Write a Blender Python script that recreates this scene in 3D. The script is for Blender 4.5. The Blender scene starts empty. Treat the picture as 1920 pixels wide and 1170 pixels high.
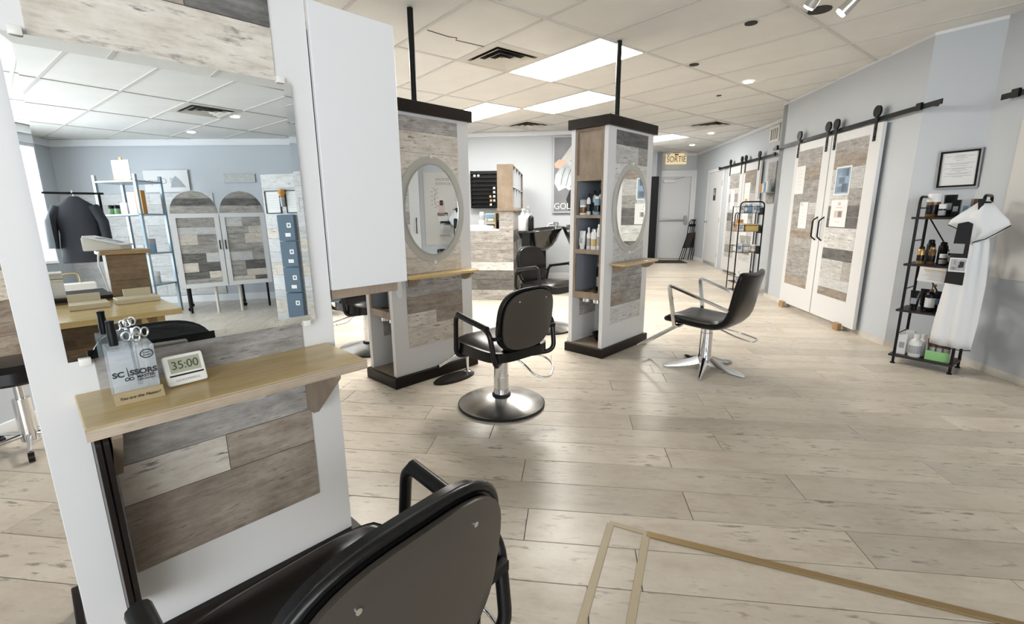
import bpy, bmesh, math, random
from mathutils import Vector, Matrix
random.seed(7)
R = math.radians
sc = bpy.context.scene
COL = sc.collection

# ------------------------------------------------------------------ camera, world, light, exposure
PITCH, ROLL, FPX = R(12.2325), R(-0.4658), 870.4
EYE = 1.25
TA, TC, TD, TG = R(46.191), R(84.505), R(-7.316), R(-51.074)   # station, wall, floor plank and ceiling grid directions
cam_d = bpy.data.cameras.new('camera'); cam = bpy.data.objects.new('camera', cam_d); COL.objects.link(cam)
cam_d.sensor_width = 36.0; cam_d.lens = FPX / 1920 * 36.0; cam_d.clip_start = 0.02; cam_d.clip_end = 200
_f = Vector((0, math.cos(PITCH), -math.sin(PITCH))); _u0 = Vector((0, math.sin(PITCH), math.cos(PITCH))); _r0 = Vector((1, 0, 0))
_r = math.cos(ROLL) * _r0 + math.sin(ROLL) * _u0; _u = -math.sin(ROLL) * _r0 + math.cos(ROLL) * _u0
cam.matrix_world = Matrix(((_r.x, _u.x, -_f.x, 0), (_r.y, _u.y, -_f.y, 0), (_r.z, _u.z, -_f.z, EYE), (0, 0, 0, 1)))
sc.camera = cam
sc.view_settings.view_transform = 'Standard'; sc.view_settings.look = 'None'
sc.view_settings.gamma = 1.0; sc.view_settings.use_curve_mapping = False
sc.view_settings.exposure = 0.5
sc.cycles.use_denoising = True
sc.cycles.max_bounces = 6; sc.cycles.diffuse_bounces = 3; sc.cycles.glossy_bounces = 4
sc.cycles.transmission_bounces = 4; sc.cycles.transparent_max_bounces = 12
sc.cycles.use_adaptive_sampling = True; sc.cycles.adaptive_threshold = .03; sc.cycles.adaptive_min_samples = 16
sc.cycles.sample_clamp_indirect = 6.0; sc.cycles.caustics_reflective = False; sc.cycles.caustics_refractive = False

world = bpy.data.worlds.new('daylight'); sc.world = world; world.use_nodes = True
world.node_tree.nodes['Background'].inputs[0].default_value = (0.80, 0.90, 1.0, 1)
world.node_tree.nodes['Background'].inputs[1].default_value = 1.6
PANEL_EMIT = 25.0
DAY_W = 92.0

def ab(a, b, z=None):
    x = a * math.cos(TA) - b * math.sin(TA); y = a * math.sin(TA) + b * math.cos(TA)
    return (x, y) if z is None else (x, y, z)
def nc(n, c, z=None):
    x = n * math.sin(TC) + c * math.cos(TC); y = -n * math.cos(TC) + c * math.sin(TC)
    return (x, y) if z is None else (x, y, z)

# daylight through the shop front (behind the camera), one light at each pane
def day_light(n0, n1, c):
    d = bpy.data.lights.new('daylight_pane', 'AREA'); d.shape = 'RECTANGLE'; d.size = n1 - n0; d.size_y = 1.95
    d.energy = DAY_W; d.color = (0.90, 0.95, 1.0)
    o = bpy.data.objects.new('daylight_pane', d); COL.objects.link(o)
    x, y = nc((n0 + n1) / 2, c); o.location = (x, y, 1.45)
    fwd = Vector((nc(0, 1)[0], nc(0, 1)[1], -0.10)).normalized()
    o.rotation_euler = (-fwd).to_track_quat('Z', 'Y').to_euler()
for _n0, _n1 in ((-1.7, .6), (.8, 3.0), (3.2, 4.7)):
    day_light(_n0, _n1, -4.32)

# ------------------------------------------------------------------ mesh helpers
def fillet(pts, r, k=4, closed=False):
    pts = [Vector(p) for p in pts]; n = len(pts); out = []
    for i, p in enumerate(pts):
        if not closed and i in (0, n - 1):
            out.append(p); continue
        a_, b_ = pts[i - 1], pts[(i + 1) % n]
        da, db = (a_ - p), (b_ - p); la, lb = da.length, db.length
        q = min(r, la * .49, lb * .49); s = p + da / la * q; e = p + db / lb * q
        for j in range(k + 1):
            t = j / k; out.append(s * (1 - t) ** 2 + p * 2 * t * (1 - t) + e * t * t)
    return out

class MB:
    def __init__(s): s.bm = bmesh.new(); s.round = False
    def box(s, x0, x1, y0, y1, z0, z1, M=None):
        v = [Vector((x, y, z)) for z in (z0, z1) for y in (y0, y1) for x in (x0, x1)]
        if M is not None: v = [M @ p for p in v]
        v = [s.bm.verts.new(p) for p in v]
        for f in ((0, 2, 3, 1), (4, 5, 7, 6), (0, 1, 5, 4), (2, 6, 7, 3), (0, 4, 6, 2), (1, 3, 7, 5)):
            s.bm.faces.new([v[i] for i in f])
        return s
    def bar(s, p0, p1, w, h, up=(0, 0, 1)):
        p0, p1 = Vector(p0), Vector(p1); d = p1 - p0; L = d.length; d.normalize()
        u = Vector(up)
        if abs(u.dot(d)) > .98: u = Vector((1, 0, 0))
        sd = d.cross(u).normalized(); u = sd.cross(d)
        M = Matrix(((d.x, sd.x, u.x, p0.x), (d.y, sd.y, u.y, p0.y), (d.z, sd.z, u.z, p0.z), (0, 0, 0, 1)))
        return s.box(0, L, -w / 2, w / 2, -h / 2, h / 2, M)
    def ring(s, c, t, r, n, ref):
        t = t.normalized(); u = ref - t * ref.dot(t)
        if u.length < 1e-4: u = t.orthogonal()
        u.normalize(); v = t.cross(u)
        return [s.bm.verts.new(c + (u * math.cos(2 * math.pi * i / n) + v * math.sin(2 * math.pi * i / n)) * r) for i in range(n)], u
    def tube(s, pts, r, n=8, closed=False, r_end=None, cap=True):
        pts = [Vector(p) for p in pts]; m = len(pts); rings = []; ref = None; s.round = True
        for i, p in enumerate(pts):
            if closed: t = (pts[(i + 1) % m] - pts[i - 1])
            else: t = pts[min(i + 1, m - 1)] - pts[max(i - 1, 0)]
            if ref is None: ref = t.orthogonal()
            rr = r if r_end is None else r + (r_end - r) * i / (m - 1)
            q, ref = s.ring(p, t, rr, n, ref); rings.append(q)
        for i in range(m if closed else m - 1):
            a_, b_ = rings[i], rings[(i + 1) % m]
            off = 0
            if closed and i == m - 1:
                off = min(range(n), key=lambda k: (a_[0].co - b_[k].co).length)
            for j in range(n):
                s.bm.faces.new((a_[j], a_[(j + 1) % n], b_[(j + 1 + off) % n], b_[(j + off) % n]))
        if not closed and cap:
            s.bm.faces.new(rings[0][::-1]); s.bm.faces.new(rings[-1])
        return s
    def cyl(s, p0, p1, r, r1=None, n=14):
        return s.tube([p0, p1], r, n, False, r1)
    def lathe(s, prof, n=24, c=(0, 0, 0), sx=1, sy=1, closed=False):
        rows = []
        for r, z in prof:
            if r < 1e-6: rows.append([s.bm.verts.new((c[0], c[1], c[2] + z))])
            else: rows.append([s.bm.verts.new((c[0] + sx * r * math.cos(2 * math.pi * i / n), c[1] + sy * r * math.sin(2 * math.pi * i / n), c[2] + z)) for i in range(n)])
        for a_, b_ in zip(rows, rows[1:] + (rows[:1] if closed else [])):
            for j in range(n):
                if len(a_) == 1 and len(b_) == 1: break
                if len(a_) == 1: s.bm.faces.new((a_[0], b_[(j + 1) % n], b_[j]))
                elif len(b_) == 1: s.bm.faces.new((a_[j], a_[(j + 1) % n], b_[0]))
                else: s.bm.faces.new((a_[j], a_[(j + 1) % n], b_[(j + 1) % n], b_[j]))
        if closed: return s
        if len(rows[0]) > 1: s.bm.faces.new(rows[0][::-1])
        if len(rows[-1]) > 1: s.bm.faces.new(rows[-1])
        return s
    def prism(s, poly, d0, d1, axis='y'):
        def P(u, v, d): return {'x': (d, u, v), 'y': (u, d, v), 'z': (u, v, d)}[axis]
        A = [s.bm.verts.new(P(u, v, d0)) for u, v in poly]; B = [s.bm.verts.new(P(u, v, d1)) for u, v in poly]
        n = len(poly)
        s.bm.faces.new(A[::-1]); s.bm.faces.new(B)
        for i in range(n): s.bm.faces.new((A[i], A[(i + 1) % n], B[(i + 1) % n], B[i]))
        return s
    def ringplate(s, outer, inner, d0, d1, axis='y'):
        def P(u, v, d): return {'x': (d, u, v), 'y': (u, d, v), 'z': (u, v, d)}[axis]
        n = len(outer); V = [[s.bm.verts.new(P(u, v, d)) for u, v in L] for L in (outer, inner) for d in (d0, d1)]
        for i in range(n):
            j = (i + 1) % n
            for a_, b_ in ((V[0], V[1]), (V[1], V[3]), (V[3], V[2]), (V[2], V[0])):
                s.bm.faces.new((a_[i], a_[j], b_[j], b_[i]))
        return s
    def bevel(s, w, seg=2, ang=30):
        s.bm.normal_update()
        es = [e for e in s.bm.edges if len(e.link_faces) == 2 and e.calc_face_angle(0) > R(ang)]
        bmesh.ops.bevel(s.bm, geom=es, offset=w, segments=seg, profile=.5, affect='EDGES', clamp_overlap=True)
        return s
    def mesh(s, name, mat=None, smooth=35):
        if s.round and smooth == 35: smooth = 62
        bmesh.ops.recalc_face_normals(s.bm, faces=s.bm.faces[:])
        me = bpy.data.meshes.new(name); s.bm.to_mesh(me); s.bm.free()
        if mat is not None: me.materials.append(mat)
        if smooth:
            me.polygons.foreach_set('use_smooth', [True] * len(me.polygons))
            me.set_sharp_from_angle(angle=R(smooth))
        return me
    def build(s, name, mat, parent=None, loc=(0, 0, 0), rot=(0, 0, 0), smooth=35):
        return link(name, s.mesh(name, mat, smooth), parent, loc, rot)

def link(name, me, parent=None, loc=(0, 0, 0), rot=(0, 0, 0)):
    o = bpy.data.objects.new(name, me); COL.objects.link(o)
    o.location = loc; o.rotation_euler = rot
    if parent is not None: o.parent = parent
    return o
def tag(o, label, cat, group=None, kind=None):
    o['label'] = label
    if cat: o['category'] = cat
    if group: o['group'] = group
    if kind: o['kind'] = kind
    return o
def thing(name, label, cat, loc=(0, 0, 0), rz=0.0, group=None, kind=None):
    o = bpy.data.objects.new(name, None); COL.objects.link(o); o.empty_display_size = .1
    o.location = loc; o.rotation_euler = (0, 0, rz)
    return tag(o, label, cat, group, kind)
def struct(o, label):
    o['label'] = label; o['kind'] = 'structure'; o['category'] = o.name.split('_')[0].split('.')[0]; return o
def copy_tree(o, parent=None):
    c = o.copy(); COL.objects.link(c); c.parent = parent
    for ch in o.children: copy_tree(ch, c)
    return c
def ellipse(cx, cy, rx, ry, n=48): return [(cx + rx * math.cos(2 * math.pi * i / n), cy + ry * math.sin(2 * math.pi * i / n)) for i in range(n)]
def rrect(x0, x1, y0, y1, r, k=5):
    P = []
    for cx, cy, a0 in ((x1 - r, y1 - r, 0), (x0 + r, y1 - r, 90), (x0 + r, y0 + r, 180), (x1 - r, y0 + r, 270)):
        for j in range(k + 1):
            t = R(a0 + 90 * j / k); P.append((cx + r * math.cos(t), cy + r * math.sin(t)))
    return P
def text(name, body, size, mat, parent=None, loc=(0, 0, 0), rot=(0, 0, 0), align='CENTER', depth=.0006, shear=0, width=1.0, bold=0.0):
    c = bpy.data.curves.new(name, 'FONT'); c.body = body; c.size = size; c.align_x = align; c.align_y = 'CENTER'; c.extrude = depth; c.shear = shear; c.offset = bold * size
    t = bpy.data.objects.new(name, c); COL.objects.link(t)
    dg = bpy.context.evaluated_depsgraph_get()
    me = bpy.data.meshes.new_from_object(t.evaluated_get(dg)); bpy.data.objects.remove(t)
    if width != 1.0: me.transform(Matrix.Diagonal((width, 1, 1, 1)))
    me.materials.clear(); me.materials.append(mat); me.name = name
    return link(name, me, parent, loc, rot)

# ------------------------------------------------------------------ materials
MATS = {}
def M(name, col=(.8, .8, .8), rough=.5, metal=0.0, spec=.5, emit=None, es=1.0, trans=0.0, alpha=1.0, ior=1.45, coat=0.0, bump=None, vary=0.0):
    if name in MATS: return MATS[name]
    m = bpy.data.materials.new(name); m.use_nodes = True; nt = m.node_tree; b = nt.nodes['Principled BSDF']
    b.inputs['Base Color'].default_value = (*col, 1); b.inputs['Roughness'].default_value = rough; b.inputs['Metallic'].default_value = metal
    b.inputs['Specular IOR Level'].default_value = spec; b.inputs['IOR'].default_value = ior
    b.inputs['Transmission Weight'].default_value = trans; b.inputs['Alpha'].default_value = alpha; b.inputs['Coat Weight'].default_value = coat
    if emit:
        b.inputs['Emission Color'].default_value = (*emit, 1); b.inputs['Emission Strength'].default_value = es
        if es < 8: m.cycles.emission_sampling = 'NONE'
    if bump or vary:
        tc = nt.nodes.new('ShaderNodeTexCoord'); nz = nt.nodes.new('ShaderNodeTexNoise')
        nz.inputs['Scale'].default_value = bump[0] if bump else 6; nz.inputs['Detail'].default_value = 5
        nt.links.new(tc.outputs['Object'], nz.inputs['Vector'])
        if bump:
            bp = nt.nodes.new('ShaderNodeBump'); bp.inputs['Strength'].default_value = bump[1]; bp.inputs['Distance'].default_value = .01
            nt.links.new(nz.outputs['Fac'], bp.inputs['Height']); nt.links.new(bp.outputs['Normal'], b.inputs['Normal'])
        if vary:
            n2 = nt.nodes.new('ShaderNodeTexNoise'); n2.inputs['Scale'].default_value = 3; n2.inputs['Detail'].default_value = 4
            nt.links.new(tc.outputs['Object'], n2.inputs['Vector'])
            cr = nt.nodes.new('ShaderNodeValToRGB'); cr.color_ramp.elements[0].position = .3; cr.color_ramp.elements[1].position = .7
            cr.color_ramp.elements[0].color = (*[max(0, c * (1 - vary)) for c in col], 1); cr.color_ramp.elements[1].color = (*[min(1, c * (1 + vary)) for c in col], 1)
            nt.links.new(n2.outputs['Fac'], cr.inputs['Fac']); nt.links.new(cr.outputs['Color'], b.inputs['Base Color'])
    MATS[name] = m; return m

def wood(name, dark, mid, light, stain=(.2, .19, .18), grain=(5, 38, 38), rough=.5, stain_amt=.6, jitter=.12, blotch=11.0, crack=(16, 85, 85), crack_pos=.55, mixw=.55, bump=.25):
    """weathered plank: grain stretched along the object's x, cloudy scuffs, clustered dark cracks, per-object tone"""
    if name in MATS: return MATS[name]
    m = bpy.data.materials.new(name); m.use_nodes = True; nt = m.node_tree; N = nt.nodes; L = nt.links; b = N['Principled BSDF']
    b.inputs['Roughness'].default_value = rough; b.inputs['Specular IOR Level'].default_value = .35
    tc = N.new('ShaderNodeTexCoord'); oi = N.new('ShaderNodeObjectInfo'); mul = N.new('ShaderNodeMath'); mul.operation = 'MULTIPLY'; mul.inputs[1].default_value = 90
    L.new(oi.outputs['Random'], mul.inputs[0])
    add = N.new('ShaderNodeVectorMath'); add.operation = 'ADD'; L.new(tc.outputs['Object'], add.inputs[0]); L.new(mul.outputs[0], add.inputs[1])
    def noise(scale, detail, ro):
        mp = N.new('ShaderNodeMapping'); mp.inputs['Scale'].default_value = scale; L.new(add.outputs[0], mp.inputs['Vector'])
        g = N.new('ShaderNodeTexNoise'); g.inputs['Scale'].default_value = 1.0; g.inputs['Detail'].default_value = detail; g.inputs['Roughness'].default_value = ro
        L.new(mp.outputs[0], g.inputs['Vector']); return g
    g = noise(grain, 4, .7); c = noise((blotch * .6, blotch, blotch), 5, .72); k = noise(crack, 3, .6)
    mw = N.new('ShaderNodeMixRGB'); mw.inputs['Fac'].default_value = mixw; L.new(g.outputs['Fac'], mw.inputs['Color1']); L.new(c.outputs['Fac'], mw.inputs['Color2'])
    cr = N.new('ShaderNodeValToRGB'); e = cr.color_ramp.elements
    e[0].position = .34; e[0].color = (*dark, 1); e[1].position = .62; e[1].color = (*light, 1)
    x = cr.color_ramp.elements.new(.47); x.color = (*mid, 1)
    L.new(mw.outputs[0], cr.inputs['Fac'])
    kr = N.new('ShaderNodeMapRange'); kr.inputs['From Min'].default_value = crack_pos; kr.inputs['From Max'].default_value = crack_pos + .10; L.new(k.outputs['Fac'], kr.inputs['Value'])
    cm = N.new('ShaderNodeMapRange'); cm.inputs['From Min'].default_value = .44; cm.inputs['From Max'].default_value = .62; cm.inputs['To Max'].default_value = stain_amt; L.new(c.outputs['Fac'], cm.inputs['Value'])
    pr = N.new('ShaderNodeMath'); pr.operation = 'MULTIPLY'; L.new(kr.outputs[0], pr.inputs[0]); L.new(cm.outputs[0], pr.inputs[1])
    mx = N.new('ShaderNodeMixRGB'); mx.inputs['Color2'].default_value = (*stain, 1); L.new(pr.outputs[0], mx.inputs['Fac']); L.new(cr.outputs['Color'], mx.inputs['Color1'])
    hs = N.new('ShaderNodeHueSaturation'); ma = N.new('ShaderNodeMath'); ma.operation = 'MULTIPLY_ADD'; ma.inputs[1].default_value = 2 * jitter; ma.inputs[2].default_value = 1 - jitter
    L.new(oi.outputs['Random'], ma.inputs[0]); L.new(ma.outputs[0], hs.inputs['Value']); L.new(mx.outputs[0], hs.inputs['Color'])
    L.new(hs.outputs[0], b.inputs['Base Color'])
    MATS[name] = m; return m

white = M('white_laminate', (.70, .692, .685), .38)
white_door = M('white_door_paint', (.70, .70, .70), .33)
dark_base = M('dark_espresso', (.016, .011, .0085), .42, spec=.25, vary=.3)
blackmetal = M('black_metal', (.006, .006, .0065), .38, spec=.25)
chrome = M('chrome', (.78, .79, .80), .10, metal=1)
steel = M('brushed_steel', (.62, .61, .59), .27, metal=1, vary=.08)
leather = M('black_vinyl', (.006, .0055, .0055), .27, spec=.36)
leather_sheen = M('black_vinyl_painted_sheen', (.050, .042, .034), .36, spec=.6)  # window reflections on the black backs painted as a lighter, browner base
tubeblack = M('black_tube', (.008, .0075, .0075), .30, spec=.35)
rubber = M('rubber', (.012, .012, .012), .6)
wallblue = M('wall_blue_grey', (.555, .585, .615), .75)
ceil_mat = M('ceiling_tile', (.76, .745, .71), .9, vary=.03)
bar_mat = M('ceiling_bar', (.62, .60, .56), .55)
trimw = M('trim_white', (.80, .81, .82), .45)
plaster = M('bare_plaster', (.66, .62, .56), .8, vary=.2)
mirror = M('mirror_glass', (.90, .945, .965), .0, metal=1)
frost = M('frosted_rim_glass', (.60, .585, .52), .22, spec=.6, coat=.3, alpha=.78)
ply = wood('golden_plywood', (.48, .33, .13), (.58, .42, .18), (.66, .50, .24), (.52, .38, .17), (2, 26, 26), .22, .3, .03, 3)
plyedge = wood('plywood_edge', (.20, .15, .11), (.38, .30, .22), (.54, .45, .34), (.2, .16, .12), (1, 1, 260), .5, .3, .03, 3)
oak = wood('washed_oak', (.20, .15, .105), (.26, .20, .145), (.33, .26, .195), (.18, .135, .095), (14, 14, 3), .45, .4, .05, 5, (60, 60, 8))
P_LIGHT = wood('plank_whitewashed', (.42, .37, .31), (.62, .565, .49), (.74, .69, .62), (.12, .105, .09), stain_amt=.95)
P_PALE = wood('plank_pale_grey', (.34, .33, .315), (.53, .52, .50), (.66, .65, .63), (.11, .105, .10), stain_amt=.95)
P_GREY = wood('plank_grey', (.15, .14, .13), (.32, .30, .28), (.48, .455, .425), (.07, .066, .062), stain_amt=.9)
P_DARK = wood('plank_dark_grey', (.06, .057, .054), (.125, .12, .113), (.215, .207, .195), (.035, .033, .03), stain_amt=.9)
P_BROWN = wood('plank_taupe', (.16, .125, .10), (.28, .232, .19), (.40, .345, .29), (.09, .07, .06), stain_amt=.8)
P_WHITE = wood('plank_white', (.42, .42, .41), (.57, .57, .56), (.66, .66, .65), (.18, .18, .17), stain_amt=.7)
P_DESK = wood('plank_brown_desk', (.13, .085, .05), (.22, .15, .09), (.31, .22, .135), (.07, .05, .03))
FLOORP = wood('floor_laminate', (.50, .428, .34), (.625, .552, .455), (.70, .632, .535), (.20, .17, .14), (2, 9, 9), .30, .85, .12, 4.0, (11, 45, 45), .56, .65)
joint = M('floor_joint', (.035, .026, .018), .8)
paper = M('paper', (.78, .78, .77), .7)
ink = M('ink_black', (.02, .02, .02), .6)
inkgrey = M('ink_grey', (.42, .43, .45), .7)
plasticwhite = M('plastic_white', (.80, .80, .79), .35)
plasticblack = M('plastic_black', (.008, .008, .0085), .34, spec=.28)
acrylic = M('clear_acrylic', (.78, .86, .92), .04, spec=.8, alpha=.20)
brass = M('aged_brass_strip', (.36, .25, .12), .4, metal=.4)
beige = M('beige_strip', (.55, .46, .31), .5)

# ------------------------------------------------------------------ room shell
CEIL = 2.633
def wall_seg(name, p, q, label, t=.12, z0=-.02, z1=2.70, mat=None, hole=None):
    """upright wall from plan point p to q, thickness growing to the left of p->q; holes = (s0,s1,z0,z1)"""
    p, q = Vector(p), Vector(q); d = q - p; L = d.length; ang = math.atan2(d.y, d.x)
    mb = MB()
    if not hole: mb.box(0, L, 0, t, z0, z1)
    else:
        xs = 0
        for s0, s1, h0, h1 in hole:
            mb.box(xs, s0, 0, t, z0, z1)
            if h0 > z0: mb.box(s0, s1, 0, t, z0, h0)
            mb.box(s0, s1, 0, t, h1, z1); xs = s1
        mb.box(xs, L, 0, t, z0, z1)
    o = mb.build(name, mat or wallblue, None, (p.x, p.y, 0), (0, 0, ang), smooth=0)
    return struct(o, label)
def run(mb_name, p, q, label, d, z0, z1, mat):          # thin trim that runs along a wall face, standing out on the room side
    p, q = Vector(p), Vector(q); v = q - p
    mb = MB().box(0, v.length, -d, 0, z0, z1); mb.bevel(min(d, z1 - z0) * .3, 1)
    return struct(mb.build(mb_name, mat, None, (p.x, p.y, 0), (0, 0, math.atan2(v.y, v.x))), label)

NR, NR2, NW3, NL, NREC = 3.04, 3.49, 3.32, -3.12, 6.1
P1 = Vector(nc(NR, 4.46)); _d = Vector((math.cos(R(126)), math.sin(R(126)))); P2 = P1 - _d * .42
def pn(p): return (p.x * math.sin(TC) - p.y * math.cos(TC), p.x * math.cos(TC) + p.y * math.sin(TC))
N2, C2 = pn(P2)
def wall(name, p, q, label, **k):                        # room lies to the left of p->q, thickness to the right
    return wall_seg(name, q, p, label, **k)
wall('wall_right', nc(NR, 4.46), nc(NR, 7.03), 'blue grey wall behind the near pair of sliding barn doors')
wall('wall_right_return', nc(NR, 7.03), nc(NR2, 7.03), 'short grey return where the right wall steps back')
wall('wall_right_far', nc(NR2, 7.03), nc(NR2, 12.55), 'far blue grey wall with restroom door and second pair of barn doors')
wall('wall_right_angled', P2, P1, 'light blue angled wall with the framed notice above the black rack')
wall('wall_right_near', nc(N2, 1.2), P2, 'light blue wall with a large poster at the right edge')
wall('wall_alcove_side', nc(NREC, 1.2), nc(N2, 1.2), 'side wall of the reception alcove')
wall('wall_reception', nc(NREC, -4.15), nc(NREC, 1.2), 'pale blue reception wall seen in the large station mirror')
WIN = [(-1.7, .6), (.8, 3.0), (3.2, 4.7)]
wall('wall_front', nc(NL, -4.15), nc(NREC, -4.15), 'shop front wall with wide windows behind the viewer', hole=[(NREC - w1, NREC - w0, .45, 2.42) for w0, w1 in WIN[::-1]])
wall('wall_left', nc(NL, 8.76), nc(NL, -4.15), 'grey left wall glimpsed beside the nearest station')
wall('wall_back', nc(1.35, 8.76), nc(NL, 8.76), 'blue grey back wall behind the shampoo area')
wall('wall_hall_side', nc(2.2, 12.15), nc(1.35, 8.76), 'side wall of the passage to the exit')
wall('wall_hall_stub', nc(2.55, 12.15), nc(2.10, 12.15), 'short wall end left of the exit door')
wall('wall_exit', nc(NR2, 12.55), nc(2.2, 12.55), 'blue wall around the white exit door at the end of the passage')
wall('wall_hall_jamb', nc(2.55, 12.55), nc(2.55, 12.15), 'jamb beside the exit door')
# crown trims and baseboards
for i, (p, q, d, z0, z1, lab) in enumerate((
        (nc(1.35, 8.76), nc(NL, 8.76), .03, 2.56, 2.64, 'white crown trim along the back wall'),
        (nc(NR2, 7.03), nc(NR2, 12.55), .03, 2.575, 2.64, 'white crown trim along the far right wall'),
        (nc(NR2, 12.55), nc(2.2, 12.55), .03, 2.575, 2.64, 'white crown trim above the exit sign'),
        (nc(NREC, -4.15), nc(NREC, 1.2), .04, 2.53, 2.64, 'white crown trim on the reception wall'),
        (nc(NL, -4.15), nc(NREC, -4.15), .04, 2.53, 2.64, 'white crown trim above the shop windows'),
        (nc(NR, 4.46), nc(NR, 7.03), .006, 2.615, 2.64, 'thin white bead at the top of the right wall'),
        (P2, P1, .006, 2.615, 2.64, 'thin white bead at the top of the angled wall'))):
    run('trim_%d' % (i + 1), q, p, lab, d, z0, z1, trimw)
run('baseboard_right', nc(NR, 7.03), nc(NR, 4.46), 'unfinished plaster strip along the foot of the right wall', .004, 0, .055, plaster)
run('baseboard_right_angled', P1, P2, 'unfinished plaster strip along the foot of the angled wall', .004, 0, .06, plaster)
run('baseboard_right_near', P2, nc(N2, 1.2), 'unfinished plaster strip below the large poster', .004, 0, .06, plaster)
run('baseboard_left', nc(NL, -4.15), nc(NL, 8.76), 'white baseboard along the left wall', .015, 0, .10, trimw)
run('baseboard_back', nc(NL, 8.76), nc(1.35, 8.76), 'white baseboard along the back wall', .015, 0, .11, trimw)
run('baseboard_far', nc(NR2, 12.55), nc(NR2, 10.6), 'white baseboard beside the restroom door', .015, 0, .10, trimw)
run('baseboard_reception', nc(NREC, 1.2), nc(NREC, -4.15), 'white baseboard along the reception wall', .015, 0, .12, trimw)

# windows in the shop front
glass_win = M('window_glass', (1, 1, 1), .0, trans=1.0, ior=1.01, spec=.1)
for i, (w0, w1) in enumerate(WIN):
    o = thing('window_%d' % (i + 1), 'wide shop window %s in the front wall behind the viewer' % ('at the left end', 'in the middle', 'next to the reception')[i], 'window', nc(w0, -4.15, .45), TC - R(90), kind='structure')
    w = w1 - w0; mb = MB()
    for x0, x1, z0, z1 in ((0, w, 0, .05), (0, w, 1.92, 1.97), (0, .05, .05, 1.92), (w - .05, w, .05, 1.92), (w / 2 - .02, w / 2 + .02, .05, 1.92)): mb.box(x0, x1, -.08, -.03, z0, z1)
    mb.build('window_frame', M('window_aluminium', (.55, .56, .57), .4, metal=.6), o)

# floor: a sub-floor with single laminate planks on it
PW, PL_ = .2004, 1.26
fl = MB().box(-6, 9, -6.5, 14.5, -.06, -.012).build('floor', joint, None, (0, 0, 0), (0, 0, TD), smooth=0)
struct(fl, 'pale beige laminate plank floor'); 
def to_px(x, y, z):
    P = Vector((x, y, z - EYE)); d = P.dot(_f)
    if d < .05: return None
    return (960 + FPX * P.dot(_r) / d, 585 - FPX * P.dot(_u) / d)
def in_room(x, y, m=.0):
    n, c = pn(Vector((x, y)))
    if c > 12.55 + m or c < -4.15 - m or n < NL - m: return False
    if c > 8.76 + m: return 1.35 - m < n < NR2 + m
    if c > 7.03: return n < NR2 + m
    if c > 4.46: return n < NR + m
    if c > 1.2 + m: return n < N2 + m
    return n < NREC + m
OFFS = {0: -.13, 1: .416, 2: -.172, 3: .413, 4: -.352}
plank_me = MB().box(-PL_ / 2 + .0014, PL_ / 2 - .0014, -PW / 2 + .0016, PW / 2 - .0016, -.012, 0).bevel(.0012, 1).mesh('plank', FLOORP, 0)
cd, sd = math.cos(TD), math.sin(TD)
planks = []
for k in range(-36, 66):
    e0 = 1.255 * 1.25 + k * PW + PW / 2
    off = OFFS.get(k, random.uniform(0, 1.008)) * 1.25
    for j in range(-7, 9):
        d0 = off + j * PL_ + PL_ / 2
        cx, cy = d0 * cd - e0 * sd, d0 * sd + e0 * cd
        if not any(in_room(cx + u * cd * PL_ / 2, cy + u * sd * PL_ / 2, .05) for u in (-1, -.5, 0, .5, 1)): continue
        qs = []
        for u, v in ((-1, -1), (1, -1), (1, 1), (-1, 1)):
            dx, dy = u * PL_ / 2, v * PW / 2
            qs.append(to_px(cx + dx * cd - dy * sd, cy + dx * sd + dy * cd, 0))
        area = 0
        if all(qs):
            q = [(min(1920, max(0, a)), min(1170, max(0, b_))) for a, b_ in qs]
            area = abs(sum(q[i][0] * q[(i + 1) % 4][1] - q[(i + 1) % 4][0] * q[i][1] for i in range(4))) / 2
        planks.append((area, d0, e0))
planks.sort(reverse=True)
rest = MB()
for i, (ar, d0, e0) in enumerate(planks):
    if i < 300 and ar > 20: link('plank', plank_me, fl, (d0, e0, 0))
    else: rest.box(d0 - PL_ / 2 + .0009, d0 + PL_ / 2 - .0009, e0 - PW / 2 + .0011, e0 + PW / 2 - .0011, -.012, 0)
rest.build('plank_field', FLOORP, fl, smooth=0)['kind'] = 'stuff'

# ceiling: slab, single tiles in a metal grid
TL, TW = 1.2193, .6101
ce = MB().box(-7, 9, -7, 15, CEIL + .03, CEIL + .10).build('ceiling', ceil_mat, None, (0, 0, 0), (0, 0, 0), smooth=0)
struct(ce, 'suspended ceiling of off white tiles in a metal grid')
cg, sg = math.cos(TG), math.sin(TG)
def grid(i, j): # grid units -> world
    u, v = -2.899 * 1.383 + i * TL, 2.318 * 1.383 + j * TW
    return u * cg - v * sg, u * sg + v * cg
tile_me = MB().box(-TL / 2 + .010, TL / 2 - .010, -TW / 2 + .010, TW / 2 - .010, .006, .022).bevel(.004, 1).mesh('ceiling_tile', ceil_mat, 0)
half_me = MB().box(-TL / 4 + .010, TL / 4 - .010, -TW / 2 + .010, TW / 2 - .010, .006, .022).bevel(.004, 1).mesh('ceiling_tile_half', ceil_mat, 0)
LIGHTS = {(0, 0): 'nearest fluorescent ceiling panel above the middle station', (-1, 2): 'second fluorescent ceiling panel left of the right station pole', (-2, 1): 'fluorescent ceiling panel half hidden behind the middle station top', (-2, 8): 'far fluorescent ceiling panel before the exit sign',
          (-1, -3): 'added unseen fluorescent ceiling panel above the left side of the salon'}  # last panel is unseen, added to even out the light
VENTS = {(0, -1): (0, 'large square ceiling vent beside the nearest light panel'), (-2, 3): (0, 'square ceiling vent above the shampoo basins'), (-1, 7): (1, 'square ceiling vent in the passage to the exit'), (6, -2): (0, 'square ceiling vent above the reception seen in the mirror')}
used = []
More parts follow.
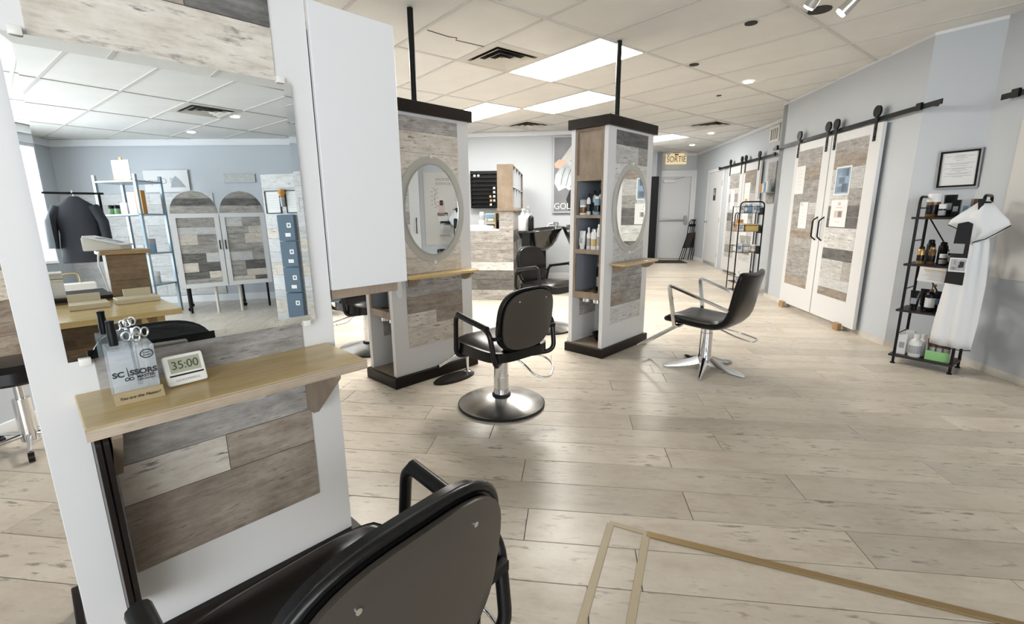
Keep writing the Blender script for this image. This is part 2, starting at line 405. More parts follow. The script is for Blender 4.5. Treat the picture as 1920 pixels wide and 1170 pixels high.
for i in range(-10, 12):
    for j in range(-16, 22):
        x, y = grid(i + .5, j + .5)
        if not any(in_room(*grid(i + u, j + v), .02) for u in (0, .5, 1) for v in (0, .5, 1)): continue
        used.append((i, j))
        if (i, j) in LIGHTS: continue
        if (i, j) in VENTS:
            s = VENTS[(i, j)][0]; hx, hy = grid(i + (.25 if s else .75), j + .5); link('ceiling_tile', half_me, ce, (hx, hy, CEIL), (0, 0, TG)); continue
        link('ceiling_tile', tile_me, ce, (x, y, CEIL), (0, 0, TG))
i0, i1 = min(u[0] for u in used), max(u[0] for u in used) + 1; j0, j1 = min(u[1] for u in used), max(u[1] for u in used) + 1
for j in range(j0, j1 + 1):
    ii = [u[0] for u in used if u[1] in (j, j - 1)]
    a_, b_ = min(ii), max(ii) + 1; x, y = grid((a_ + b_) / 2, j)
    MB().box(-(b_ - a_) * TL / 2, (b_ - a_) * TL / 2, -.012, .012, 0, .008).build('grid_bar', bar_mat, ce, (x, y, CEIL), (0, 0, TG), 0)
for i in range(i0, i1 + 1):
    jj = [u[1] for u in used if u[0] in (i, i - 1)]
    a_, b_ = min(jj), max(jj) + 1; x, y = grid(i, (a_ + b_) / 2)
    MB().box(-.012, .012, -(b_ - a_) * TW / 2, (b_ - a_) * TW / 2, -.001, .008).build('grid_bar', bar_mat, ce, (x, y, CEIL), (0, 0, TG), 0)
for (i, j), (s, lab) in VENTS.items():
    hx, hy = grid(i + (.75 if s else .25), j)
    MB().box(-.012, .012, 0, TW, -.0005, .008).build('grid_bar', bar_mat, ce, (*grid(i + .5, j), CEIL), (0, 0, TG), 0)

diffuser = M('light_diffuser', (.9, .9, .88), .5, emit=(1.0, .965, .90), es=PANEL_EMIT)
for (i, j), lab in LIGHTS.items():
    x, y = grid(i + .5, j + .5)
    t = thing('ceiling_light', lab, 'ceiling light', (x, y, CEIL), TG, 'fluorescent ceiling panels')
    MB().box(-TL / 2 + .012, TL / 2 - .012, -TW / 2 + .012, TW / 2 - .012, .001, .012).build('diffuser', diffuser, t, smooth=0)
    MB().ringplate(rrect(-TL / 2, TL / 2, -TW / 2, TW / 2, .004, 1), rrect(-TL / 2 + .013, TL / 2 - .013, -TW / 2 + .013, TW / 2 - .013, .002, 1), -.002, .02, 'z').build('frame', bar_mat, t, smooth=0)
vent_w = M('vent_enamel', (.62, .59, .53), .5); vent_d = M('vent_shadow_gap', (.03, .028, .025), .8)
for (i, j), (s, lab) in VENTS.items():
    x, y = grid(i + (.75 if s else .25), j + .5)
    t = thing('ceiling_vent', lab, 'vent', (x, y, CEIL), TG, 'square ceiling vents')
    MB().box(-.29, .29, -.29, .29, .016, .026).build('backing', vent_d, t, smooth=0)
    MB().ringplate(rrect(-.298, .298, -.298, .298, .003, 1), rrect(-.235, .235, -.235, .235, .003, 1), -.001, .016, 'z').build('frame', vent_w, t, smooth=0)
    for r0, r1 in ((.222, .158), (.146, .088), (.076, .02)):
        q = math.sqrt(2); mb = MB().lathe([(r0 * q, -.014), (r1 * q, .012), (r1 * q - .004, .014), (r0 * q - .008, -.012)], 4, closed=True)
        mb.build('louvre', vent_w, t, (0, 0, 0), (0, 0, R(45)), smooth=0)

# recessed spots, empty holes, track heads
spot_glow = M('spot_glow', (1, 1, 1), .4, emit=(1.0, .95, .86), es=7.9)
def spot(x, y, lab, r=.052):
    t = thing('recessed_spotlight', lab, 'spotlight', (x, y, CEIL), 0, 'recessed ceiling spots')
    MB().lathe([(r + .016, -.004), (r + .016, .0), (r, .0), (r, -.006)], 24, closed=True).build('trim_ring', plasticwhite, t)
    MB().lathe([(0, -.003), (r, -.003), (r, .0), (0, .0)], 20).build('lamp', spot_glow, t)
for (x, y, lab) in ((2.644, 5.572, 'lit ceiling spotlight in front of the near barn doors'), (3.715, 9.097, 'lit ceiling spotlight above the far barn doors'), (3.965, 10.68, 'lit ceiling spotlight nearest the exit sign'),
                    (5.31, -2.33, 'lit ceiling spotlight by the reception wall seen in the mirror'), (4.37, -1.19, 'lit ceiling spotlight beside the vent seen in the mirror')): spot(x, y, lab)
for x, y, r, lab in ((1.839, 3.918, .045, 'empty dark hole in the ceiling tile above the chrome armed chair'), (2.213, 3.687, .075, 'larger empty hole in the ceiling between the spot heads'), (1.799, 4.94, .045, 'empty dark hole in the ceiling left of the right spotlight'), (2.594, 6.204, .03, 'tiny dark hole in the ceiling behind the right spotlight')):
    o = MB().lathe([(r, -.0015), (r, .004), (0, .004)], 20).lathe([(r * .99, -.001), (0, -.001)], 20).build('ceiling_hole', vent_d, None, (x, y, CEIL), smooth=0)
    tag(o, lab, 'hole')
def track_head(x, y, lab, dirv):
    t = thing('track_spot_head', lab, 'spotlight', (x, y, CEIL), 0, 'white spot heads')
    d = Vector(dirv).normalized(); p = Vector((0, 0, -.05)); e = p + d * .14
    MB().cyl((0, 0, 0), (0, 0, -.05), .008, n=8).build('stem', steel, t)
    MB().cyl(p - d * .03, e, .024, .038, 16).build('shade', steel, t)
    MB().cyl(e - d * .012, e + d * .012, .034, .03, 16).build('bulb', spot_glow, t)
track_head(1.90, 3.13, 'spot head at the top edge left of the larger ceiling hole', (-.03, .07, -.083))
track_head(2.22, 3.27, 'tilted spot head right of the larger ceiling hole', (-.07, .05, -.083))
o = MB().tube([grid(*p) + (CEIL + .004,) for p in ((.40, -1.95), (.385, -1.6), (.40, -1.5), (.36, -1.47), (.375, -1.0))], .003, 4).build('ceiling_crack', vent_d)
tag(o, 'thin crack across the ceiling tile left of the nearest vent', 'crack')

# ------------------------------------------------------------------ planks used as panels
def plank_rows(parent, rows, y0, y1, axis='y', gap=.0016, name='plank', sub=0):
    """rows: (z0, z1, [(x0, x1, material), ...]); the planks lie in local x (axis 'y' normal) or local y (axis 'x' normal)"""
    for z0, z1, cells in rows:
        for x0, x1, m in cells:
            w, h = x1 - x0 - gap, z1 - z0 - gap
            jit = random.uniform(-.0008, .0008)
            mb = MB().box(-w / 2, w / 2, -(y1 - y0) / 2, (y1 - y0) / 2, -h / 2, h / 2).bevel(.0012, 1)
            loc = ((x0 + x1) / 2, (y0 + y1) / 2 + jit, (z0 + z1) / 2)
            if axis == 'y': mb.build(name, m, parent, loc, smooth=0)
            else: mb.build(name, m, parent, (loc[1], loc[0], loc[2]), (0, 0, R(90)), smooth=0)
def rows_auto(x0, x1, z0, z1, hs, mats, rnd, split=.5):
    out = []; z = z1; i = 0
    while z > z0 + .01:
        h = hs[i % len(hs)]; zb = max(z0, z - h)
        if zb - z0 < .03: zb = z0
        if rnd.random() < split and x1 - x0 > .25:
            c = x0 + (x1 - x0) * rnd.uniform(.3, .7); cells = [(x0, c, rnd.choice(mats)), (c, x1, rnd.choice(mats))]
        else: cells = [(x0, x1, rnd.choice(mats))]
        out.append((zb, z, cells)); z = zb; i += 1
    return out

# ------------------------------------------------------------------ styling stations (free standing columns)
BWD, BDP = .795, .405
BX0, BX1 = .0275, .7675
def station(a0, b0, name, label, rows_front, niche_left=True, tray=True):
    t = thing(name, label, 'station', ab(a0, b0, 0), TA, 'white styling stations')
    MB().box(0, BWD, 0, BDP, 0, .08).bevel(.003, 1).build('plinth', dark_base, t)
    MB().box(BX0, BX1, .025, .062, .0795, 1.908).bevel(.0015, 1).build('front_panel', white, t)
    MB().box(BX0, BX1, .345, .385, .0795, 1.908).bevel(.0015, 1).build('back_panel', white, t)
    MB().box(0, BWD, 0, BDP, 1.906, 1.984).bevel(.003, 1).build('cap', dark_base, t)
    MB().box(.39, .405, .062, .345, .08, 1.906).build('divider', white, t, smooth=0)
    MB().cyl((.42, .20, 1.984), (.42, .20, CEIL - .002), .021, n=16).build('ceiling_pole', blackmetal, t)
    MB().box(.02, .775, .06, .347, .0795, .084).build('plinth_top', oak, t, smooth=0)
    plank_rows(t, rows_front, .019, .0255)
    # shelving niches on both narrow sides: wooden case with a framed panel above and a holder tray below
    for s in (0, 1):
        def X(v): return BX0 + .004 + v if not s else BX1 - .004 - v
        def bx(mb, v0, v1, *r): return mb.box(min(X(v0), X(v1)), max(X(v0), X(v1)), *r)
        case = MB()
        bx(case, 0, .35, .0625, .082, .50, 1.905); bx(case, 0, .35, .325, .3445, .50, 1.905)
        for z0, z1 in ((.888, .925), (1.189, 1.216), (1.493, 1.54), (1.885, 1.905)): bx(case, 0, .35, .082, .325, z0, z1)
        case.bevel(.001, 1).build('niche_case', oak, t)
        mb = MB(); bx(mb, .012, .022, .082, .325, 1.54, 1.885); mb.build('niche_panel', oak, t, smooth=0)
        mb = MB(); bx(mb, .34, .35, .082, .325, .50, 1.5); mb.build('niche_back', M('niche_back_grey', (.22, .24, .27), .6), t, smooth=0)
        mb = MB(); bx(mb, .02, .34, .3232, .3252, .556, 1.492); mb.build('niche_liner', M('niche_back_grey'), t, smooth=0)
        tr = MB(); bx(tr, .0, .014, .082, .325, .50, .555); bx(tr, .014, .34, .082, .325, .540, .552)
        ho = tr.bevel(.001, 1).build('tool_tray', oak, t)
        for (v, y, r) in ((.07, .13, .035), (.07, .24, .035), (.17, .16, .022), (.17, .27, .022)):
            x = X(v)
            MB().ringplate(ellipse(x, y, r + .004, r + .004, 20), ellipse(x, y, r, r, 20), .4635, .554, 'z').build('tool_cup', chrome, ho)
            MB().lathe([(r, 0), (r, .001), (0, .001)], 20, (x, y, .5532)).build('cup_hole', vent_d, ho, smooth=0)
        # plank patch on the inner face of the back panel
        rr = [(.314, .40, [(X(.10) if not s else X(.36), X(.36) if not s else X(.10), P_GREY)]), (.40, .50, [(X(.10) if not s else X(.36), X(.36) if not s else X(.10), P_GREY)])]
        plank_rows(t, rr, .339, .3455)
    return t
PX0, PX1 = .145, .66
rows1 = [(1.772, 1.885, [(PX0, .452, P_BROWN), (.452, PX1, P_DARK)]), (1.60, 1.772, [(PX0, PX1, P_LIGHT)]), (1.45, 1.60, [(PX0, PX1, P_GREY)]), (1.30, 1.45, [(PX0, .5, P_LIGHT), (.5, PX1, P_GREY)]), (1.15, 1.30, [(PX0, PX1, P_GREY)]), (1.0, 1.15, [(PX0, PX1, P_LIGHT)]),
         (.77, 1.0, [(PX0, PX1, P_GREY)]), (.597, .77, [(PX0, PX1, P_GREY)]), (.481, .597, [(PX0, .402, P_LIGHT), (.402, PX1, P_BROWN)]), (.275, .481, [(PX0, PX1, P_BROWN)])]
rows2 = [(1.79, 1.885, [(PX0, PX1, P_GREY)]), (1.65, 1.79, [(PX0, PX1, P_LIGHT)]), (1.48, 1.65, [(PX0, PX1, P_LIGHT)]), (1.28, 1.48, [(PX0, PX1, P_LIGHT)]), (1.08, 1.28, [(PX0, .3, P_BROWN), (.3, PX1, P_LIGHT)]), (.93, 1.08, [(PX0, PX1, P_LIGHT)]), (.815, .93, [(PX0, PX1, P_LIGHT)]),
         (.65, .815, [(PX0, PX1, P_GREY)]), (.53, .65, [(PX0, PX1, P_BROWN)]), (.43, .53, [(PX0, .4, P_LIGHT), (.4, PX1, P_BROWN)]), (.275, .43, [(PX0, PX1, P_LIGHT)])]
rows3 = [(1.775, 1.885, [(PX0, PX1, P_DARK)]), (1.631, 1.775, [(PX0, .5, P_PALE), (.5, PX1, P_GREY)]), (1.463, 1.631, [(PX0, PX1, P_PALE)]), (1.30, 1.463, [(PX0, PX1, P_PALE)]), (1.10, 1.30, [(PX0, .4, P_GREY), (.4, PX1, P_PALE)]), (.93, 1.10, [(PX0, PX1, P_PALE)]), (.815, .93, [(PX0, PX1, P_PALE)]),
         (.682, .815, [(PX0, PX1, P_GREY)]), (.552, .682, [(PX0, PX1, P_GREY)]), (.435, .552, [(PX0, .40, P_BROWN), (.40, PX1, P_GREY)]), (.275, .435, [(PX0, PX1, P_PALE)])]
LA, LB = -.0685, 1.502
st1 = station(LA, LB, 'styling_station', 'nearest white styling station with the large rectangular mirror and open white door', rows1)
st2 = station(1.69, 2.78, 'styling_station', 'middle white styling station with an oval mirror behind the round based chair', rows2)
st3 = station(3.288, 2.088, 'styling_station', 'right white styling station with bottles in its open side shelves', rows3)
# open white door with a shallow wooden rack on its back, hinged on the nearest station
dd = MB().box(.771, 1.068, .012, .030, .992, 1.877).bevel(.0015, 1).build('side_door', white_door, st1)
MB().box(.775, 1.035, .0305, .125, .958, 1.0).bevel(.001, 1).build('door_rack', oak, dd)
MB().box(.775, 1.035, .0305, .125, 1.3, 1.32).box(.775, .79, .0305, .125, 1.0, 1.8).box(1.02, 1.035, .0305, .125, 1.0, 1.8).build('door_rack', oak, dd)
MB().cyl((.7695, .034, 1.05), (.7695, .034, 1.82), .003, n=8).build('hinge', steel, dd)
# fixed shelf of the nearest station
sh = MB().box(.097, .735, -.248, .025, .786, .815).bevel(.002, 1).build('shelf', ply, st1)
MB().box(.096, .736, -.2495, -.2475, .786, .8135).build('edge_band', plyedge, sh, smooth=0)
for x in (.137, .648):
    MB().prism([(.019, .60), (.019, .786), (-.215, .786), (-.215, .765), (-.03, .60)], x, x + .018, 'x').build('bracket', oak, st1, smooth=0)
MB().box(.155, .648, .000, .019, .70, .786).build('shelf_rail', oak, st1, smooth=0)
MB().lathe([(0, 0), (.012, .0), (.012, .004), (0, .004)], 16).build('cable_cap', plasticwhite, st1, (.55, 0, .745), (R(90), 0, 0))
# thinner rounded shelves on the oval mirror stations
for t in (st2, st3):
    s = MB().prism(rrect(.10, .735, -.115, .025, .03), .795, .815, 'z').bevel(.004, 2).build('shelf', ply, t)
    for x in (.16, .66):
        MB().prism([(.019, .735), (.019, .795), (-.09, .795), (-.09, .775), (-.05, .745), (-.02, .735)], x, x + .03, 'x').build('bracket', oak, s, smooth=0)
    MB().tube([(.25, -.06, .79), (.45, -.06, .788), (.62, -.06, .79)], .004, 6).build('cable', plasticwhite, s)
# flat-iron holster hung at the left of the middle station's shelf
MB().prism(rrect(.06, .10, .66, .80, .015), .005, .020, 'y').build('tool_holster', plasticwhite, st2)

# mirrors
mt = thing('wall_mirror', 'large rectangular frameless mirror on the nearest station', 'mirror', ab(LA + .3985, LB + .012, 1.63), TA)
tl = R(-.8)
def mrot(o): o.rotation_euler = (tl, 0, 0); return o
W_, H_, bev = .3, .727, .022
bm_ = MB(); b_ = bm_.bm
fo = [(-W_, -H_), (W_, -H_), (W_, 0), (-W_, 0)]; fi = [(-W_ + bev, -H_ + bev), (W_ - bev, -H_ + bev), (W_ - bev, -bev), (-W_ + bev, -bev)]
vo = [b_.verts.new((x, .0010, z)) for x, z in fo]; vi = [b_.verts.new((x, 0, z)) for x, z in fi]; vb = [b_.verts.new((x, .004, z)) for x, z in fo]
b_.faces.new(vi)
for i in range(4): b_.faces.new((vo[i], vo[(i + 1) % 4], vi[(i + 1) % 4], vi[i])); b_.faces.new((vo[i], vb[i], vb[(i + 1) % 4], vo[(i + 1) % 4]))
b_.faces.new(vb[::-1])
mrot(bm_.build('mirror_pane', mirror, mt, smooth=0))
for x, z in ((-.27, .004), (.27, .004), (-.27, -H_ - .004), (.27, -H_ - .004)):
    MB().box(x - .012, x + .012, -.007 - (.010 if z < -.1 else 0), .012, z - .010, z + .010).bevel(.003, 2).build('mirror_clip', M('clip_plastic', (.75, .73, .68), .3), mt)
for t, lab, a0, b0 in ((st2, 'oval mirror with a frosted rim on the middle station', 1.69, 2.78), (st3, 'oval mirror with a frosted rim on the right station', 3.288, 2.088)):
    m_ = thing('oval_mirror', lab, 'mirror', ab(a0 + .402, b0 + .018, 1.262), TA, 'oval station mirrors')
    MB().ringplate(ellipse(0, 0, .292, .372, 64), ellipse(0, 0, .238, .318, 64), -.006, .0, 'y').build('frosted_rim', frost, m_)
    MB().ringplate(ellipse(0, 0, .244, .324, 64), ellipse(0, 0, .235, .315, 64), -.011, -.006, 'y').build('bezel', steel, m_)
    MB().prism(ellipse(0, 0, .239, .319, 64), -.008, -.002, 'y').build('mirror_pane', mirror, m_, smooth=30)
    for z in (.374, -.374): MB().prism(rrect(-.012, .012, z - .012, z + .012, .005), -.012, -.001, 'y').build('mirror_clip', M('clip_plastic'), m_)

# ------------------------------------------------------------------ salon chairs
def superellipse(n, w, h, p, k): 
    c, s = math.cos(2 * math.pi * k / n), math.sin(2 * math.pi * k / n)
    return w * math.copysign(abs(c) ** (2 / p), c), h * math.copysign(abs(s) ** (2 / p), s)
def cushion(mb, w, h, T, p, tf, n=40, rings=7, puff=.5):
    """flat cushion with rounded outline; tf maps (u, v, d) to a point"""
    top = [[], []]
    for sd_ in (0, 1):
        for r in range(rings + 1):
            q = math.sin(math.pi / 2 * r / rings) if r < rings else 1
            th = T / 2 * ((1 - (q ** 4)) * puff + (1 - puff)) if r < rings else T * .30
            if r == 0: top[sd_].append([mb.bm.verts.new(tf(0, 0, th if sd_ else -th))]); continue
            row = []
            for k in range(n):
                u, v = superellipse(n, w * q, h * q, p, k); row.append(mb.bm.verts.new(tf(u, v, th if sd_ else -th)))
            top[sd_].append(row)
    for sd_ in (0, 1):
        R_ = top[sd_]
        for k in range(n): mb.bm.faces.new((R_[0][0], R_[1][k], R_[1][(k + 1) % n]))
        for a_, b2 in zip(R_[1:], R_[2:]):
            for k in range(n): mb.bm.faces.new((a_[k], b2[k], b2[(k + 1) % n], a_[(k + 1) % n]))
    a_, b2 = top[0][-1], top[1][-1]
    for k in range(n): mb.bm.faces.new((a_[k], a_[(k + 1) % n], b2[(k + 1) % n], b2[k]))
    return mb
def salon_chair(label, loc, rz, lift=0.0, lever=1, group='black round based salon chairs', base_r=.285):
    t = thing('salon_chair', label, 'chair', loc, rz, group)
    z = lift
    MB().lathe([(0, .012), (base_r - .012, .012), (base_r - .004, .020), (base_r - .02, .028), (.10, .062), (.055, .068), (0, .068)], 48).build('base', steel, t)
    MB().lathe([(base_r - .01, 0), (base_r, .004), (base_r + .001, .016), (base_r - .008, .022), (base_r - .03, .012), (base_r - .03, 0)], 48).build('base_rim', rubber, t)
    MB().lathe([(.062, .060), (.062, .076), (.050, .082), (.03, .082), (.03, .060)], 28).build('collar', rubber, t)
    MB().cyl((0, 0, .066), (0, 0, .20), .049, n=28).build('pump_cylinder', chrome, t)
    MB().cyl((0, 0, .19), (0, 0, .345 + z), .046, n=28).build('piston', chrome, t)
    MB().box(-.13, .13, -.12, .13, .340 + z, .366 + z).bevel(.006, 2).build('seat_plate', blackmetal, t)
    mb = MB(); cushion(mb, .245, .25, .115, 4.2, lambda u, v, d: (u, v + .01, .413 + z + d + (.012 if d > 0 else 0) * (v / .25) - .030 * max(0, v / .25 - .75) * 4 * (1 if d > 0 else .5)), 44)
    seat = mb.build('seat', leather, t, smooth=60)
    n = 44; pts = []
    def bk(u, v, d):
        zc = .620 + z; zz = zc + v; y = -.235 - .16 * v + .35 * u * u * (1 if True else 0) + d
        return (u, y, zz)
    mb = MB(); cushion(mb, .214, .190, .062, 3.0, bk, n, 7, .45)
    back = mb.build('backrest', leather, t, smooth=60)
    mb = MB(); cushion(mb, .204, .180, .018, 3.0, lambda u, v, d: bk(u, v, d - .031), n, 4, .2)
    mb.build('back_shell', leather_sheen, t, smooth=60)
    rim = [bk(*superellipse(n, .214, .190, 3.0, k), -.012) for k in range(n)]
    MB().tube(rim, .010, 6, True).build('piping', leather, back)
    for u, v in ((.11, .125), (-.11, .125)):
        p = Vector(bk(u, v, -.036)); MB().cyl(p, p + Vector((0, -.006, 0)), .005, n=10).build('screw', chrome, back)
    for s in (-1, 1):
        path = [(s * .12, .12, .352 + z), (s * .262, .13, .360 + z), (s * .272, .105, .640 + z), (s * .268, -.20, .585 + z), (s * .252, -.235, .372 + z), (s * .14, -.15, .352 + z)]
        arm = MB().tube(fillet(path, .055, 6), .0155, 10).build('arm_frame', tubeblack, t)
        MB().tube(fillet([(s * .2715, .085, .638 + z), (s * .270, -.04, .616 + z), (s * .268, -.185, .592 + z)], .02, 3), .0185, 10).build('arm_pad', tubeblack, arm)
        MB().box(min(s * .190, s * .262), max(s * .190, s * .255), -.240, -.222, .530 + z, .552 + z).build('back_bracket', blackmetal, arm)
    path = [(lever * .03, -.05, .335 + z), (lever * .10, -.10, .29 + z), (lever * .115, -.20, .215 + z), (lever * .20, -.25, .20 + z), (lever * .34, -.16, .225 + z), (lever * .36, -.06, .265 + z), (lever * .12, .04, .335 + z)]
    MB().tube(fillet(path, .07, 6), .0065, 8).build('pump_lever', chrome, t)
    MB().cyl((-lever * .05, 0, .325 + z), (-lever * .125, -.02, .325 + z), .010, n=10).build('brake_knob', chrome, t)
    return t
def abz(a, b): return (*ab(a, b), 0)
salon_chair('nearest black salon chair cut off by the bottom edge before the large mirror', abz(.312, .795), TA + R(4.5), 0)
salon_chair('black salon chair on a round steel base in the middle of the floor', abz(2.03, 2.05), TA - R(3), 0)
salon_chair('black salon chair facing the viewer between the two farther stations', abz(3.80, 3.12), TA + R(180), .06)
salon_chair('black salon chair seen in the gap under the open white door', abz(2.10, 3.86), TA + R(176), .02)

def star_chair(label, loc, rz):
    t = thing('chrome_arm_chair', label, 'chair', loc, rz)
    for k in range(5):
        an = R(54.5 + 72 * k); d = Vector((math.cos(an), math.sin(an), 0)); s = Vector((-d.y, d.x, 0))
        mb = MB(); rows = []
        for q, w, z0, z1 in ((.02, .030, .05, .115), (.09, .030, .035, .085), (.20, .022, .012, .046), (.29, .015, .003, .026), (.318, .008, .002, .014)):
            rows.append([mb.bm.verts.new(d * q + s * (w * x) + Vector((0, 0, z))) for x, z in ((-1, z0), (-.75, (z0 + z1) / 2), (-.35, z1), (.35, z1), (.75, (z0 + z1) / 2), (1, z0))])
        for a_, b2 in zip(rows, rows[1:]):
            for i in range(6): mb.bm.faces.new((a_[i], a_[(i + 1) % 6], b2[(i + 1) % 6], b2[i]))
        mb.bm.faces.new(rows[0]); mb.bm.faces.new(rows[-1][::-1])
        mb.build('leg', chrome, t, smooth=50)
    MB().lathe([(0, .045), (.052, .05), (.056, .10), (.047, .125), (.047, .30), (.044, .302), (.044, .375), (0, .375)], 28).build('pump_cylinder', chrome, t)
    MB().box(-.10, .10, -.14, .12, .365, .385).build('seat_plate', blackmetal, t)
    # one upholstered shell: seat running up into the back
    cl = [(.275, .400), (.24, .432), (.10, .425), (-.05, .412), (-.165, .415), (-.225, .455), (-.255, .53), (-.275, .62), (-.295, .71), (-.325, .80), (-.335, .825)]
    cl = [(p.x, p.y) for p in [Vector((*q, 0)) for q in cl]]
    mb = MB(); T = .062; rows = []; m = len(cl); NX = 13
    for i in range(m):
        p0, p1 = Vector(cl[max(0, i - 1)]), Vector(cl[min(m - 1, i + 1)]); tg = (p1 - p0).normalized(); nm = Vector((tg.y, -tg.x))   # nm points inward/up
        if nm.y < 0 and i < 4: nm = -nm
        nm = Vector((-tg.y, tg.x)) if (Vector((-tg.y, tg.x)).dot(Vector((.5, .8))) > 0) else Vector((tg.y, -tg.x))
        back = max(0, (i - 5) / (m - 6)); w = .235 - .02 * back
        endk = 1.0 if 0 < i < m - 1 else .45
        ring_ = []
        for sgn in (1, -1):
            xs = [(-1 + 2 * k / (NX - 1)) for k in range(NX)]
            if sgn < 0: xs = xs[::-1]
            for x in xs:
                ed = (1 - abs(x) ** 6) * .55 + .45; dd_ = sgn * (T + .022 * (1 - min(1, max(0, (i - 3) / 3)))) / 2 * ed * endk - .010 * (1 - min(1, max(0, (i - 3) / 3)))
                curve = .035 * back * x * x - (.012 * (1 - x * x) * (1 if i < 5 else 0))
                lift_ = -.035 * (1 - x * x) * back if i == m - 1 else 0
                p = Vector(cl[i]) + nm * dd_
                ring_.append(mb.bm.verts.new((x * w, p.x + curve, p.y + (0 if i >= 5 else -.010 * (1 - x * x)) + lift_)))
        rows.append(ring_)
    n = len(rows[0])
    for a_, b2 in zip(rows, rows[1:]):
        for k in range(n): mb.bm.faces.new((a_[k], a_[(k + 1) % n], b2[(k + 1) % n], b2[k]))
    mb.bm.faces.new(rows[0]); mb.bm.faces.new(rows[-1][::-1])
    o = mb.build('seat_shell', leather, t, smooth=60)
    sb = o.modifiers.new('soft', 'SUBSURF'); sb.levels = 1; sb.render_levels = 1
    for s in (-1, 1):
        arm = MB()
        pth = fillet([(s * .246, .150, .365), (s * .262, .205, .685), (s * .248, -.245, .545)], .028, 5)
        for p, q in zip(pth, pth[1:]): arm.bar(p, q + (q - p) * .02, .016, .028, up=(0, 1, .2))
        arm.build('armrest', chrome, t)
        MB().box(min(s * .18, s * .25), max(s * .18, s * .25), .11, .16, .362, .374).build('arm_bracket', chrome, t)
    for s in (-1, 1): MB().tube([(s * .085, .16, .372), (s * .11, .545, .105)], .009, 8).build('footrest_bar', chrome, t)
    MB().tube(fillet([(-.115, .545, .105), (.115, .545, .105)], .02), .010, 8).build('footrest_rung', chrome, t)
    MB().tube(fillet([(.03, -.05, .345), (.05, -.20, .29), (.06, -.33, .265), (.17, -.33, .27), (.16, -.20, .30), (.05, -.02, .345)], .03, 4), .006, 8).build('pump_lever', chrome, t)
    return t
star_chair('black salon chair with chrome arms on a five pointed star base', abz(3.648, 1.356), TA - R(3))
# free footrest beside the middle station
t = thing('footrest', 'chrome bar footrest on an oval black foot against the middle station', 'footrest', abz(2.13, 2.66), TA)
MB().lathe([(0, 0), (.98, 0), (1, .008), (.9, .018), (0, .020)], 36, sx=.19, sy=.085).build('foot_plate', dark_base, t)
MB().tube(fillet([(.13, 0, .018), (.13, 0, .205), (-.17, -.03, .145)], .02, 4), .014, 10).build('post', chrome, t)
MB().lathe([(.03, .018), (.03, .03), (.014, .034), (.014, .02)], 18, (.13, 0, 0)).build('flange', chrome, t)
# stool at the left edge
t = thing('stool', 'black padded stool on chrome legs at the left edge of the picture', 'stool', (-2.645, 2.345, 0), .3)
MB().lathe([(0, .40), (.17, .40), (.185, .415), (.18, .47), (.15, .50), (0, .505)], 32).build('seat', leather, t)
MB().cyl((0, 0, .05), (0, 0, .29), .037, n=20).build('gas_cylinder', chrome, t); MB().cyl((0, 0, .28), (0, 0, .40), .020, n=16).build('piston', steel, t)
for k in range(5):
    an = R(72 * k + 10); d = Vector((math.cos(an), math.sin(an), 0))
    leg = MB().tube([d * .02 + Vector((0, 0, .085)), d * .12 + Vector((0, 0, .075)), d * .21 + Vector((0, 0, .06))], .013, 8, r_end=.008).build('leg', chrome, t)
    MB().cyl(d * .21 + Vector((-d.y * .012, d.x * .012, .026)), d * .21 + Vector((d.y * .012, -d.x * .012, .026)), .026, n=14).build('castor', plasticblack, leg)

# ------------------------------------------------------------------ sliding barn doors
rnd = random.Random(11)
def frame_nc(n, c, z=0): return nc(n, c, z)
RZW = TC - R(90)          # local x = into the right wall (n), local y = along c
PANMATS = [P_GREY, P_GREY, P_DARK, P_LIGHT, P_BROWN, P_WHITE, P_GREY]
def barn_door(label, n, c0, c1, panel, z0, z1, rows, handle_c, rollers, group, hz=(.90, 1.16)):
    """door leaf in front of a wall; local x points into the wall, local y along the wall"""
    t = thing('barn_door', label, 'barn door', nc(n, (c0 + c1) / 2, 0), RZW, group)
    h = (c1 - c0) / 2; m = (c0 + c1) / 2; p0, p1 = panel[0] - m, panel[1] - m
    MB().box(0, .035, -h + .003, h - .003, z0, z1).bevel(.003, 1).build('leaf', white_door, t)
    plank_rows(t, [(a_, b2, [(u - m, v - m, mt_) for u, v, mt_ in cells]) for a_, b2, cells in rows], -.003, .002, 'x')
    for rc in rollers:
        y = rc - m
        st = MB().box(-.008, 0, y - .019, y + .019, z1 - .16, z1 + .10).bevel(.002, 1).build('strap', blackmetal, t)
        MB().cyl((-.014, y, z1 + .105), (.004, y, z1 + .105), .052, n=24).build('wheel', blackmetal, st)
        for zz in (z1 - .05, z1 - .12): MB().cyl((-.013, y, zz), (-.007, y, zz), .009, n=10).build('bolt', plasticblack, st)
    y = handle_c - m
    MB().tube(fillet([(0, y, hz[1]), (-.05, y, hz[1] - .04), (-.05, y, hz[0] + .04), (0, y, hz[0])], .015, 3), .008, 8).build('handle', blackmetal, t)
    return t
def door_rows(c0, c1, z0, z1, spec):
    out = []; z = z1
    for h, cells in spec:
        zb = max(z0, z - h)
        if isinstance(cells, tuple): k, ma, mb_ = cells; cc = c0 + (c1 - c0) * k; cl = [(c0, cc, ma), (cc, c1, mb_)]
        else: cl = [(c0, c1, cells)]
        out.append((zb, z, cl)); z = zb
    return out
ND = 2.975
specL = [(.20, P_GREY), (.16, P_BROWN), (.09, P_GREY), (.17, P_GREY), (.13, (.3, P_PALE, P_GREY)), (.19, P_GREY), (.10, P_BROWN), (.11, P_GREY), (.16, P_GREY), (.20, P_GREY), (.14, P_BROWN)]
